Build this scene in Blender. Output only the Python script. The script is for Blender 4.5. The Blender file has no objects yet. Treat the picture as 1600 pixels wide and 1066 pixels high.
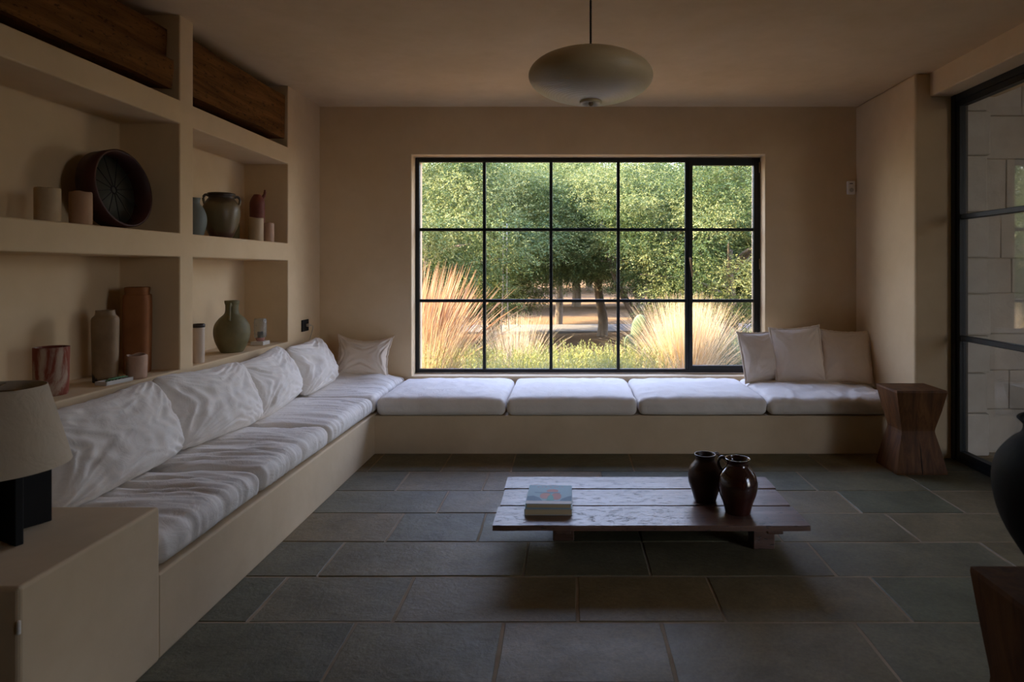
import bpy, bmesh, math, random
import numpy as np
from mathutils import Vector, Matrix, noise, Euler

C = bpy.context.scene.collection
S = bpy.context.scene
PI = math.pi
random.seed(7)

# ------------------------------------------------------------------ camera
cam_d = bpy.data.cameras.new('camera')
cam = bpy.data.objects.new('camera', cam_d); C.objects.link(cam)
cam.location = (0, 0, 1.30)
cam.rotation_euler = (PI / 2, 0, 0)
cam_d.sensor_width = 36
cam_d.lens = 22.5
cam_d.shift_x = -89 / 1600
cam_d.shift_y = -112 / 1600
cam_d.dof.use_dof = True
cam_d.dof.focus_distance = 5.2
cam_d.dof.aperture_fstop = 5.0
S.camera = cam

# ------------------------------------------------------------------ colour management
S.view_settings.view_transform = 'Standard'
S.view_settings.look = 'None'
S.view_settings.gamma = 1
S.view_settings.use_curve_mapping = False
S.view_settings.exposure = 1.10
try:
    S.cycles.use_denoising = True
    S.cycles.max_bounces = 14
    S.cycles.diffuse_bounces = 8
    S.cycles.transparent_max_bounces = 24
    S.cycles.sample_clamp_indirect = 6.0
    S.cycles.caustics_reflective = False
    S.cycles.caustics_refractive = False
except Exception:
    pass

# ------------------------------------------------------------------ world: low-sun clear sky
W = bpy.data.worlds.new('sky'); S.world = W; W.use_nodes = True
nt = W.node_tree; nt.nodes.clear()
tc = nt.nodes.new('ShaderNodeTexCoord')
sp = nt.nodes.new('ShaderNodeSeparateXYZ'); nt.links.new(tc.outputs['Generated'], sp.inputs[0])
cr = nt.nodes.new('ShaderNodeValToRGB'); nt.links.new(sp.outputs[2], cr.inputs[0])
e = cr.color_ramp.elements
e[0].position = 0.0; e[0].color = (0.80, 0.74, 0.66, 1)
e[1].position = 0.75; e[1].color = (0.40, 0.52, 0.98, 1)
m_ = cr.color_ramp.elements.new(0.18); m_.color = (0.72, 0.78, 0.98, 1)
bg = nt.nodes.new('ShaderNodeBackground'); nt.links.new(cr.outputs[0], bg.inputs[0])
bg.inputs[1].default_value = 5.6
wo = nt.nodes.new('ShaderNodeOutputWorld'); nt.links.new(bg.outputs[0], wo.inputs[0])

# ------------------------------------------------------------------ sun
sd = bpy.data.lights.new('sun', 'SUN'); sd.energy = 19.0; sd.angle = 0.012; sd.color = (1.0, 0.76, 0.48)
sun = bpy.data.objects.new('sun', sd); C.objects.link(sun)
sun.rotation_euler = Vector((1.0, 0.11, -0.72)).to_track_quat('-Z', 'Y').to_euler()
sun.location = (-10, 8, 10)

def portal(name, loc, rot, sx, sy):
    l = bpy.data.lights.new(name, 'AREA'); l.shape = 'RECTANGLE'; l.size = sx; l.size_y = sy
    o = bpy.data.objects.new(name, l); C.objects.link(o)
    o.location = loc; o.rotation_euler = rot
    l.cycles.is_portal = True
    return o
portal('window_portal', (0.16, 5.60, 1.33), (-PI / 2, 0, 0), 2.95, 1.85)
portal('porch_portal', (4.75, -0.28, 1.30), (0, PI / 2, 0), 2.8, 2.0)

# ================================================================== helpers
def lin(c):
    if isinstance(c, str):
        c = tuple(int(c[i:i + 2], 16) / 255 for i in (0, 2, 4))
        return tuple(x / 12.92 if x <= 0.04045 else ((x + 0.055) / 1.055) ** 2.4 for x in c)
    return c

def newmat(name):
    m = bpy.data.materials.new(name); m.use_nodes = True
    n = m.node_tree.nodes; l = m.node_tree.links
    return m, n, l, n['Principled BSDF']

def coords(n, l, scale=(1, 1, 1), kind='Object'):
    t = n.new('ShaderNodeTexCoord'); mp = n.new('ShaderNodeMapping')
    mp.inputs['Scale'].default_value = scale
    l.new(t.outputs[kind], mp.inputs[0])
    return mp.outputs[0]

def noise_tex(n, l, vec, scale, detail=5, rough=0.6, dist=0):
    t = n.new('ShaderNodeTexNoise'); t.inputs['Scale'].default_value = scale
    t.inputs['Detail'].default_value = detail; t.inputs['Roughness'].default_value = rough
    t.inputs['Distortion'].default_value = dist
    l.new(vec, t.inputs['Vector'])
    return t.outputs['Fac']

def ramp(n, l, fac, stops):
    r = n.new('ShaderNodeValToRGB'); l.new(fac, r.inputs[0])
    el = r.color_ramp.elements
    while len(el) < len(stops): el.new(0.5)
    for k, (p, c) in enumerate(stops):
        el[k].position = p; el[k].color = (*lin(c), 1)
    return r.outputs[0]

def bump(n, l, fac, b, strength, dist=0.01, prev=None):
    bp = n.new('ShaderNodeBump'); bp.inputs['Strength'].default_value = strength
    bp.inputs['Distance'].default_value = dist
    l.new(fac, bp.inputs['Height'])
    if prev is not None: l.new(prev, bp.inputs['Normal'])
    if b is not None: l.new(bp.outputs[0], b.inputs['Normal'])
    return bp.outputs[0]

def mottled(name, c1, c2, scale=3, rough=0.8, bs=0.2, bscale=None, bd=0.004, stretch=(1, 1, 1), spec=0.3, lo=0.3, hi=0.7, dist=0.0, coat=0.0):
    m, n, l, b = newmat(name)
    v = coords(n, l, stretch)
    f = noise_tex(n, l, v, scale, 6, 0.6, dist)
    l.new(ramp(n, l, f, [(lo, c1), (hi, c2)]), b.inputs['Base Color'])
    b.inputs['Roughness'].default_value = rough
    b.inputs['Specular IOR Level'].default_value = spec
    b.inputs['Coat Weight'].default_value = coat
    b.inputs['Coat Roughness'].default_value = 0.12
    if bs: bump(n, l, noise_tex(n, l, v, bscale or scale * 6, 6, 0.65), b, bs, bd)
    return m

def flat(name, c, rough=0.6, metal=0.0, spec=0.4, bs=0.08, bscale=120):
    m, n, l, b = newmat(name)
    c = lin(c)
    v = coords(n, l)
    f = noise_tex(n, l, v, bscale, 4)
    d = tuple(x * 0.86 for x in c)
    r = n.new('ShaderNodeValToRGB'); l.new(f, r.inputs[0])
    r.color_ramp.elements[0].color = (*d, 1); r.color_ramp.elements[1].color = (*c, 1)
    l.new(r.outputs[0], b.inputs['Base Color'])
    b.inputs['Roughness'].default_value = rough; b.inputs['Metallic'].default_value = metal
    b.inputs['Specular IOR Level'].default_value = spec
    if bs: bump(n, l, f, b, bs, 0.001)
    return m

def glass_mat(name, r0=0.045, tint=(0.95, 0.97, 0.96)):
    m = bpy.data.materials.new(name); m.use_nodes = True
    n = m.node_tree.nodes; l = m.node_tree.links; n.clear()
    out = n.new('ShaderNodeOutputMaterial')
    g = n.new('ShaderNodeNewGeometry')
    dp = n.new('ShaderNodeVectorMath'); dp.operation = 'DOT_PRODUCT'
    l.new(g.outputs['Normal'], dp.inputs[0]); l.new(g.outputs['Incoming'], dp.inputs[1])
    def mth(op, a, bb=None):
        k = n.new('ShaderNodeMath'); k.operation = op
        if isinstance(a, float): k.inputs[0].default_value = a
        else: l.new(a, k.inputs[0])
        if bb is not None:
            if isinstance(bb, float): k.inputs[1].default_value = bb
            else: l.new(bb, k.inputs[1])
        return k.outputs[0]
    ab = mth('ABSOLUTE', dp.outputs['Value'])
    om = mth('SUBTRACT', 1.0, ab)
    p5 = mth('POWER', om, 4.0)
    f = mth('ADD', mth('MULTIPLY', p5, 1.0 - r0), r0)
    tr = n.new('ShaderNodeBsdfTransparent'); tr.inputs[0].default_value = (*tint, 1)
    gl = n.new('ShaderNodeBsdfGlossy'); gl.inputs['Roughness'].default_value = 0.0
    mx = n.new('ShaderNodeMixShader'); l.new(f, mx.inputs[0]); l.new(tr.outputs[0], mx.inputs[1]); l.new(gl.outputs[0], mx.inputs[2])
    l.new(mx.outputs[0], out.inputs[0])
    return m

def mesh_obj(name, verts, faces, m, parent=None, smooth=False, loc=(0, 0, 0), rot=(0, 0, 0)):
    me = bpy.data.meshes.new(name); me.from_pydata(verts, [], faces)
    me.validate(); me.update()
    if smooth: me.polygons.foreach_set('use_smooth', [True] * len(me.polygons))
    if m: me.materials.append(m)
    o = bpy.data.objects.new(name, me); C.objects.link(o)
    o.location = loc; o.rotation_euler = rot
    if parent: o.parent = parent
    return o

def obj(name, bm, m, parent=None, smooth=False, loc=(0, 0, 0), rot=(0, 0, 0)):
    me = bpy.data.meshes.new(name); bm.normal_update(); bm.to_mesh(me); bm.free()
    if smooth:
        me.polygons.foreach_set('use_smooth', [True] * len(me.polygons))
    if m: me.materials.append(m)
    o = bpy.data.objects.new(name, me); C.objects.link(o)
    o.location = loc; o.rotation_euler = rot
    if parent: o.parent = parent
    return o

def tag(o, label=None, cat=None, group=None, kind=None):
    if label: o['label'] = label
    if cat: o['category'] = cat
    if group: o['group'] = group
    if kind: o['kind'] = kind
    return o

def empty(name, loc, rz=0.0, **k):
    o = bpy.data.objects.new(name, None); C.objects.link(o)
    o.location = loc; o.rotation_euler = (0, 0, rz); o.empty_display_size = 0.05
    return tag(o, **k)

def bx(bm, x0, x1, y0, y1, z0, z1, bev=0.0, seg=2, jit=0.0):
    vs = [bm.verts.new((x + random.uniform(-jit, jit), y + random.uniform(-jit, jit), z)) for x in (x0, x1) for y in (y0, y1) for z in (z0, z1)]
    fs = [(0, 1, 3, 2), (4, 6, 7, 5), (0, 4, 5, 1), (2, 3, 7, 6), (0, 2, 6, 4), (1, 5, 7, 3)]
    F = [bm.faces.new([vs[i] for i in f]) for f in fs]
    if bev > 0:
        es = list({ed for f in F for ed in f.edges})
        bmesh.ops.bevel(bm, geom=es, offset=bev, segments=seg, affect='EDGES', profile=0.5)
    return vs

def box(name, x0, x1, y0, y1, z0, z1, m, parent=None, bev=0.0, seg=2, jit=0.0, **k):
    bm = bmesh.new(); bx(bm, x0, x1, y0, y1, z0, z1, bev, seg, jit)
    return obj(name, bm, m, parent, **k)

def lathe(name, prof, m, parent=None, n=40, loc=(0, 0, 0), rot=(0, 0, 0), wob=0.0, cap=True, seed=0):
    vs, fs = [], []
    for i, (r, z) in enumerate(prof):
        for k in range(n):
            a = 2 * PI * k / n
            rr = r
            if wob:
                rr = r * (1 + wob * noise.noise(Vector((math.cos(a) * 1.3 + seed, math.sin(a) * 1.3, z * 9 + seed))))
            vs.append((rr * math.cos(a), rr * math.sin(a), z))
    for i in range(len(prof) - 1):
        for k in range(n):
            k2 = (k + 1) % n
            fs.append((i * n + k, i * n + k2, (i + 1) * n + k2, (i + 1) * n + k))
    if cap:
        fs.append(tuple(range(n - 1, -1, -1)))
        b0 = (len(prof) - 1) * n
        fs.append(tuple(range(b0, b0 + n)))
    return mesh_obj(name, vs, fs, m, parent, True, loc, rot)

def smoothprof(pts, k=5):
    """Catmull-Rom through profile points."""
    out = []
    P = [pts[0]] + list(pts) + [pts[-1]]
    for i in range(1, len(P) - 2):
        p0, p1, p2, p3 = P[i - 1], P[i], P[i + 1], P[i + 2]
        for j in range(k):
            t = j / k
            out.append(tuple(0.5 * ((2 * p1[a]) + (-p0[a] + p2[a]) * t + (2 * p0[a] - 5 * p1[a] + 4 * p2[a] - p3[a]) * t * t + (-p0[a] + 3 * p1[a] - 3 * p2[a] + p3[a]) * t ** 3) for a in range(len(p1))))
    out.append(tuple(pts[-1]))
    return out

def tube_geo(pts, radii, n=8):
    pts = [Vector(p) for p in pts]
    vs, fs = [], []
    up = Vector((0.13, 0.21, 0.97)).normalized()
    for i, p in enumerate(pts):
        t = (pts[min(i + 1, len(pts) - 1)] - pts[max(i - 1, 0)]).normalized()
        u = t.cross(up)
        if u.length < 1e-3: u = t.cross(Vector((1, 0, 0)))
        u.normalize(); v = t.cross(u).normalized()
        r = radii[i] if hasattr(radii, '__len__') else radii
        for k in range(n):
            a = 2 * PI * k / n
            vs.append(tuple(p + (u * math.cos(a) + v * math.sin(a)) * r))
    for i in range(len(pts) - 1):
        for k in range(n):
            k2 = (k + 1) % n
            fs.append((i * n + k, i * n + k2, (i + 1) * n + k2, (i + 1) * n + k))
    fs.append(tuple(range(n - 1, -1, -1))); b0 = (len(pts) - 1) * n
    fs.append(tuple(range(b0, b0 + n)))
    return vs, fs

def tube(name, pts, radii, m, parent=None, n=8, **k):
    vs, fs = tube_geo(pts, radii, n)
    return mesh_obj(name, vs, fs, m, parent, True, **k)

# ================================================================== materials
M = {}
def plaster(name, c1, c2, rough=0.9, bs=0.25):
    m, n, l, b = newmat(name)
    v = coords(n, l)
    f1 = noise_tex(n, l, v, 1.1, 4, 0.55, 0.4)
    f2 = noise_tex(n, l, v, 7, 6, 0.6, 0.3)
    mx = n.new('ShaderNodeMath'); mx.operation = 'ADD'; l.new(f1, mx.inputs[0])
    mm = n.new('ShaderNodeMath'); mm.operation = 'MULTIPLY'; mm.inputs[1].default_value = 0.5; l.new(f2, mm.inputs[0]); l.new(mm.outputs[0], mx.inputs[1])
    l.new(ramp(n, l, mx.outputs[0], [(0.5, c1), (1.0, c2)]), b.inputs['Base Color'])
    b.inputs['Roughness'].default_value = rough; b.inputs['Specular IOR Level'].default_value = 0.15
    nn = bump(n, l, noise_tex(n, l, v, 2.2, 3), None, bs, 0.03)
    bump(n, l, noise_tex(n, l, v, 45, 6, 0.7), b, 0.25, 0.002, nn)
    return m
M['plaster'] = plaster('warm_plaster', (0.60, 0.450, 0.272), (0.69, 0.538, 0.345))
M['ceiling'] = plaster('ceiling_plaster', (0.58, 0.425, 0.25), (0.68, 0.515, 0.325), bs=0.4)
M['bench'] = plaster('bench_plaster', (0.56, 0.43, 0.275), (0.68, 0.54, 0.365))
M['linen'] = None
def linen(name, c1, c2):
    m, n, l, b = newmat(name)
    v = coords(n, l)
    f = noise_tex(n, l, v, 5, 5, 0.6)
    l.new(ramp(n, l, f, [(0.3, c1), (0.7, c2)]), b.inputs['Base Color'])
    b.inputs['Roughness'].default_value = 0.92; b.inputs['Specular IOR Level'].default_value = 0.1
    b.inputs['Sheen Weight'].default_value = 0.15
    nn = bump(n, l, noise_tex(n, l, v, 14, 4, 0.6, 1.2), None, 0.35, 0.012)
    bump(n, l, noise_tex(n, l, v, 500, 2), b, 0.15, 0.0006, nn)
    return m
M['linen'] = linen('white_linen', (0.72, 0.665, 0.60), (0.79, 0.74, 0.68))
M['linen2'] = linen('cream_linen', (0.70, 0.59, 0.47), (0.77, 0.66, 0.54))
M['black'] = flat('black_steel', (0.009, 0.011, 0.012), 0.45, 0.0, 0.35)
M['black_paint'] = flat('black_paint', (0.006, 0.006, 0.006), 0.6, 0, 0.25)
M['brass'] = flat('dull_brass', (0.35, 0.24, 0.13), 0.4, 0.8)
M['glass'] = glass_mat('window_glass', 0.035)
M['glass_door'] = glass_mat('door_glass', 0.11)

def slate_mat(name, c1, c2, seed):
    m, n, l, b = newmat(name)
    oi = n.new('ShaderNodeObjectInfo')
    v0 = coords(n, l)
    ad = n.new('ShaderNodeVectorMath'); ad.operation = 'ADD'; l.new(v0, ad.inputs[0])
    sc = n.new('ShaderNodeVectorMath'); sc.operation = 'SCALE'; sc.inputs[0].default_value = (17, 31, 5); l.new(oi.outputs['Random'], sc.inputs['Scale'])
    l.new(sc.outputs[0], ad.inputs[1]); v = ad.outputs[0]
    f = noise_tex(n, l, v, 3.2, 7, 0.62, 0.5)
    base = ramp(n, l, f, [(0.28, c1), (0.72, c2)])
    tint = ramp(n, l, oi.outputs['Random'], [(0.0, (0.72, 0.86, 0.86)), (0.3, (0.95, 1.0, 0.90)), (0.6, (1.25, 1.08, 0.86)), (0.85, (0.85, 0.95, 1.0)), (1.0, (1.45, 1.30, 1.15))])
    mx = n.new('ShaderNodeMix'); mx.data_type = 'RGBA'; mx.blend_type = 'MULTIPLY'; mx.inputs[0].default_value = 1.0
    l.new(base, mx.inputs[6]); l.new(tint, mx.inputs[7])
    sp2 = ramp(n, l, noise_tex(n, l, v, 60, 6, 0.8), [(0.3, (0.72, 0.72, 0.72)), (0.75, (1.25, 1.25, 1.22))])
    m2 = n.new('ShaderNodeMix'); m2.data_type = 'RGBA'; m2.blend_type = 'MULTIPLY'; m2.inputs[0].default_value = 1.0
    l.new(mx.outputs[2], m2.inputs[6]); l.new(sp2, m2.inputs[7]); l.new(m2.outputs[2], b.inputs['Base Color'])
    rr = n.new('ShaderNodeMapRange'); l.new(noise_tex(n, l, v, 9, 5), rr.inputs[0]); rr.inputs[3].default_value = 0.42; rr.inputs[4].default_value = 0.72
    l.new(rr.outputs[0], b.inputs['Roughness'])
    b.inputs['Specular IOR Level'].default_value = 0.28
    nn = bump(n, l, noise_tex(n, l, v, 8, 8, 0.7, 0.15), None, 0.6, 0.012)
    bump(n, l, noise_tex(n, l, v, 70, 5, 0.7), b, 0.35, 0.003, nn)
    return m
M['slate'] = slate_mat('slate_stone', (0.100, 0.083, 0.046), (0.180, 0.148, 0.088), 0)
M['grout'] = mottled('grout', (0.20, 0.145, 0.085), (0.34, 0.26, 0.17), 6, 0.95)

def wood(name, c1, c2, c3, scale=1.0, axis='x', rough=0.6, pits=0.0, spec=0.35):
    m, n, l, b = newmat(name)
    st = {'x': (1.2, 14, 14), 'y': (14, 1.2, 14), 'z': (14, 14, 1.2)}[axis]
    v = coords(n, l, tuple(s * scale for s in st))
    f = noise_tex(n, l, v, 1.6, 8, 0.65, 0.8)
    col = ramp(n, l, f, [(0.25, c1), (0.5, c2), (0.75, c3)])
    hgt = f
    if pits:
        v2 = coords(n, l, tuple((3.0 if s < 5 else 7.5) * scale for s in st))
        g = noise_tex(n, l, v2, 9, 5, 0.7)
        r = ramp(n, l, g, [(0.36, (0.10, 0.09, 0.08)), (0.44, (1, 1, 1))])
        mx = n.new('ShaderNodeMix'); mx.data_type = 'RGBA'; mx.blend_type = 'MULTIPLY'; mx.inputs[0].default_value = pits
        l.new(col, mx.inputs[6]); l.new(r, mx.inputs[7]); col = mx.outputs[2]
        nn = bump(n, l, r, None, 0.35, 0.0025)
        bump(n, l, f, b, 0.4, 0.003, nn)
    else:
        bump(n, l, f, b, 0.4, 0.004)
    l.new(col, b.inputs['Base Color'])
    b.inputs['Roughness'].default_value = rough; b.inputs['Specular IOR Level'].default_value = spec
    return m
M['table_wood'] = wood('weathered_table_wood', (0.052, 0.023, 0.013), (0.115, 0.058, 0.038), (0.175, 0.115, 0.09), 1, 'x', 0.38, 0.95, 0.7)
M['dark_wood'] = wood('dark_stool_wood', (0.034, 0.012, 0.003), (0.10, 0.038, 0.010), (0.17, 0.072, 0.020), 1, 'z', 0.6, 0, 0.2)
M['beam_wood'] = wood('old_beam_wood', (0.045, 0.017, 0.004), (0.145, 0.060, 0.015), (0.25, 0.112, 0.030), 0.8, 'y', 0.8, 0.7, 0.15)

# ================================================================== STRUCTURE
H = 2.65; XL = -2.066; XN = -2.39; XR = 2.384; XD = 2.65; YB = 5.31; YP = 4.407; YF = -4.6
def struct(name, bm, m, parent=None, bevel=0.0):
    o = obj(name, bm, m, parent)
    if parent is None: o['kind'] = 'structure'
    if bevel:
        md = o.modifiers.new('soft', 'BEVEL'); md.width = bevel; md.segments = 3; md.limit_method = 'ANGLE'
    return o

# floor: grout bed + individual flagstones
bm = bmesh.new(); bx(bm, -2.75, 2.95, YF - 0.3, 5.7, -0.25, -0.0022)
floor = struct('floor', bm, M['grout'])
rowsY = [4.60, 4.114, 3.757, 3.412, 3.052, 2.708, 2.359, 2.01]
joints = [
    [-2.0, -1.30, -0.826, -0.373, 0.422, 1.05, 1.68, 2.25],
    [-1.55, -1.02, -0.512, 0.20, 0.86, 1.46, 2.12],
    [-1.45, -0.705, -0.05, 0.66, 1.563, 2.117],
    [-1.5, -0.877, -0.44, 0.35, 1.02, 1.68, 2.40],
    [-1.75, -1.066, -0.194, 0.348, 1.136, 1.95],
    [-1.80, -1.186, -0.6525, 0.033, 0.582, 1.27, 2.05],
    [-1.4, -0.782, -0.238, 0.34, 1.05, 1.85],
]
y = 2.01
rng = random.Random(3)
while y > -1.2:
    rowsY.append(y - rng.choice([0.34, 0.36, 0.39])); y = rowsY[-1]
    x = -2.0 + rng.uniform(0, 0.5); js = []
    while x < 2.4:
        js.append(x); x += rng.uniform(0.45, 0.85)
    joints.append(js)
g = 0.0045
for i in range(len(rowsY) - 1):
    ya, yb = rowsY[i + 1] + g, rowsY[i] - g
    js = [-2.06] + [j for j in joints[i] if -1.9 < j < 2.55] + [2.64]
    for a, b_ in zip(js[:-1], js[1:]):
        if b_ < -1.45: continue
        bm = bmesh.new()
        cx, cy = (a + b_) / 2, (ya + yb) / 2
        hx, hy = (b_ - a) / 2 - g, (yb - ya) / 2
        dz = rng.uniform(-0.0015, 0.0015)
        # uneven hand-cut edge
        pts = []
        for (p, q) in (((-hx, -hy), (hx, -hy)), ((hx, -hy), (hx, hy)), ((hx, hy), (-hx, hy)), ((-hx, hy), (-hx, -hy))):
            for t in (0, 0.33, 0.66):
                pts.append((p[0] + (q[0] - p[0]) * t + rng.uniform(-0.0025, 0.0025), p[1] + (q[1] - p[1]) * t + rng.uniform(-0.0025, 0.0025)))
        top = [bm.verts.new((px * (1 - 0.003 / hx), py * (1 - 0.003 / hy), 0.0 + dz)) for px, py in pts]
        mid = [bm.verts.new((px, py, -0.003 + dz)) for px, py in pts]
        bot = [bm.verts.new((px, py, -0.02)) for px, py in pts]
        N = len(pts)
        bm.faces.new(top)
        for k in range(N):
            bm.faces.new((mid[k], mid[(k + 1) % N], top[(k + 1) % N], top[k]))
            bm.faces.new((bot[k], bot[(k + 1) % N], mid[(k + 1) % N], mid[k]))
        obj('stone_tile', bm, M['slate'], floor, loc=(cx, cy, 0))

# ceiling
bm = bmesh.new(); bx(bm, -2.9, 3.0, YF - 0.3, 5.75, H, H + 0.35)
struct('ceiling', bm, M['ceiling'])

# walls as single skins cut on a grid (niches and the window opening are holes)
def gridsolid(xs, ys, zs, solid):
    bm = bmesh.new(); V = {}
    def vert(i, j, k):
        if (i, j, k) not in V: V[(i, j, k)] = bm.verts.new((xs[i], ys[j], zs[k]))
        return V[(i, j, k)]
    nx, ny, nz = len(xs) - 1, len(ys) - 1, len(zs) - 1
    sol = {(i, j, k): solid((xs[i] + xs[i + 1]) / 2, (ys[j] + ys[j + 1]) / 2, (zs[k] + zs[k + 1]) / 2) for i in range(nx) for j in range(ny) for k in range(nz)}
    for (i, j, k), on in sol.items():
        if not on: continue
        for d, q in (((-1, 0, 0), ((0, 0, 0), (0, 0, 1), (0, 1, 1), (0, 1, 0))), ((1, 0, 0), ((1, 0, 0), (1, 1, 0), (1, 1, 1), (1, 0, 1))),
                     ((0, -1, 0), ((0, 0, 0), (1, 0, 0), (1, 0, 1), (0, 0, 1))), ((0, 1, 0), ((0, 1, 0), (0, 1, 1), (1, 1, 1), (1, 1, 0))),
                     ((0, 0, -1), ((0, 0, 0), (0, 1, 0), (1, 1, 0), (1, 0, 0))), ((0, 0, 1), ((0, 0, 1), (1, 0, 1), (1, 1, 1), (0, 1, 1)))):
            if not sol.get((i + d[0], j + d[1], k + d[2]), False):
                bm.faces.new([vert(i + a, j + b, k + c) for a, b, c in q])
    bmesh.ops.dissolve_limit(bm, angle_limit=0.01, verts=bm.verts, edges=bm.edges)
    return bm
def lsolid(x, y, z):
    if x < XN: return True
    return z < 0.767 or 1.366 < z < 1.493 or 2.076 < z < 2.199 or y < 1.0 or 3.398 < y < 3.52 or y > 4.706
wl = struct('wall_left', gridsolid([-2.75, XN, XL], [YF, 1.0, 3.398, 3.52, 4.706, YB], [-0.2, 0.767, 1.366, 1.493, 2.076, 2.199, H + 0.02], lsolid), M['plaster'], bevel=0.007)
WX0, WX1, WZ0, WZ1 = -1.306, 1.626, 0.413, 2.252
struct('wall_back', gridsolid([-2.75, WX0, WX1, 2.95], [YB, 5.70], [-0.2, WZ0, WZ1, H + 0.02], lambda x, y, z: not (WX0 < x < WX1 and WZ0 < z < WZ1)), M['plaster'], bevel=0.007)

# right wall: projecting pier, beam over the glazed doors, solid length behind the camera
bm = bmesh.new(); bx(bm, XR, 2.715, YP, 5.5, -0.2, H, 0.018, 3)
struct('wall_right', bm, M['plaster'])
bm = bmesh.new(); bx(bm, 2.486, 2.95, 0.3, YP + 0.02, 2.49, H + 0.05, 0.008, 2)
struct('trim_1', bm, M['plaster'])
bm = bmesh.new(); bx(bm, 2.60, 2.95, YF - 0.2, 0.46, -0.2, H)
struct('wall_right_near', bm, M['plaster'])['kind'] = 'structure'
bm = bmesh.new(); bx(bm, -2.75, 2.95, YF - 0.25, YF, -0.2, H)
struct('wall_front', bm, M['plaster'])

# window 1: steel frame, glazing bars, opening sash
win = empty('window_1', (0, 5.46, 0), kind='structure')
FX0, FX1, FZ0, FZ1 = -1.305, 1.625, 0.42, 2.246
def wb(name, x0, x1, z0, z1, y0=-0.018, y1=0.022, par=win, m=None):
    return box(name, x0, x1, y0, y1, z0, z1, m or M['black'], par, 0.003, 1)
bm = bmesh.new()
t = 0.032
bx(bm, FX0, FX0 + t, -0.02, 0.025, FZ0, FZ1); bx(bm, FX1 - t, FX1, -0.02, 0.025, FZ0, FZ1)
bx(bm, FX0, FX1, -0.019, 0.024, FZ0, FZ0 + t); bx(bm, FX0, FX1, -0.019, 0.024, FZ1 - t, FZ1)
obj('window_frame', bm, M['black'], win)
cols = [-0.721, -0.153, 0.42, 1.005]; rows = [1.0325, 1.6385]
for i, c in enumerate(cols):
    w = 0.013 if i < 3 else 0.016
    wb('glazing_bar', c - w, c + w, FZ0 + t, FZ1 - t)
for r in rows:
    wb('glazing_bar', FX0 + t, cols[3], r - 0.013, r + 0.013, -0.016, 0.02)
xs = [FX0 + t] + cols[:3] + [cols[3]]
zs = [FZ0 + t] + rows + [FZ1 - t]
for i in range(4):
    for j in range(3):
        wb('window_pane', xs[i], xs[i + 1], zs[j], zs[j + 1], -0.002, 0.004, win, M['glass'])
sash = empty('window_sash', (0, -0.006, 0)); sash.parent = win
SX0, SX1 = cols[3] + 0.014, FX1 - t + 0.006
bm = bmesh.new(); s_ = 0.030
bx(bm, SX0, SX0 + s_, -0.022, 0.02, FZ0 + 0.02, FZ1 - 0.02); bx(bm, SX1 - s_, SX1, -0.022, 0.02, FZ0 + 0.02, FZ1 - 0.02)
bx(bm, SX0, SX1, -0.021, 0.019, FZ0 + 0.02, FZ0 + 0.062); bx(bm, SX0, SX1, -0.021, 0.019, FZ1 - 0.062, FZ1 - 0.02)
obj('sash_frame', bm, M['black'], sash)
for r in rows: wb('sash_bar', SX0 + s_, SX1 - s_, r - 0.013, r + 0.013, -0.016, 0.016, sash)
zz = [FZ0 + 0.062] + rows + [FZ1 - 0.062]
for j in range(3): wb('sash_pane', SX0 + s_, SX1 - s_, zz[j], zz[j + 1], -0.001, 0.005, sash, M['glass'])
tube('window_handle', [(1.025, -0.03, 1.40), (1.025, -0.055, 1.385), (1.03, -0.062, 1.33), (1.042, -0.06, 1.235)], [0.007, 0.008, 0.007, 0.006], M['brass'], win, 8)
for z in (2.12, 1.30): tube('window_hinge', [(FX1 - 0.004, -0.03, z), (FX1 - 0.004, -0.03, z + 0.09)], 0.009, M['brass'], win, 8)

# glazed steel doors on the right
door = empty('door_1', (XD, 0, 0), kind='structure')
bm = bmesh.new()
bx(bm, -0.02, 0.07, YP - 0.045, YP + 0.01, 0, 2.50); bx(bm, -0.02, 0.07, 0.44, 0.49, 0, 2.50)
bx(bm, -0.015, 0.07, 0.44, YP, 2.445, 2.50); bx(bm, -0.015, 0.07, 0.44, YP, -0.01, 0.022)
obj('door_frame', bm, M['black'], door)
edges = [0.48, 1.75, 3.02, YP - 0.045]
for i in range(3):
    a, b_ = edges[i] + 0.002, edges[i + 1] - 0.002
    leaf = empty('door_leaf', (0.012 + 0.0 * i, 0, 0)); leaf.parent = door
    bm = bmesh.new(); w = 0.034
    bx(bm, -0.02, 0.03, a, a + w, 0.024, 2.443); bx(bm, -0.02, 0.03, b_ - w, b_, 0.024, 2.443)
    bx(bm, -0.019, 0.029, a, b_, 0.024, 0.07); bx(bm, -0.019, 0.029, a, b_, 2.405, 2.443)
    obj('stile', bm, M['black'], leaf)
    for r in (0.835, 1.655): box('glazing_bar', -0.017, 0.027, a + w, b_ - w, r - 0.018, r + 0.018, M['black'], leaf, 0.004, 1)
    zz = [0.07, 0.835, 1.655, 2.405]
    for j in range(3): box('door_pane', 0.0, 0.006, a + w, b_ - w, zz[j], zz[j + 1], M['glass_door'], leaf)

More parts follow.
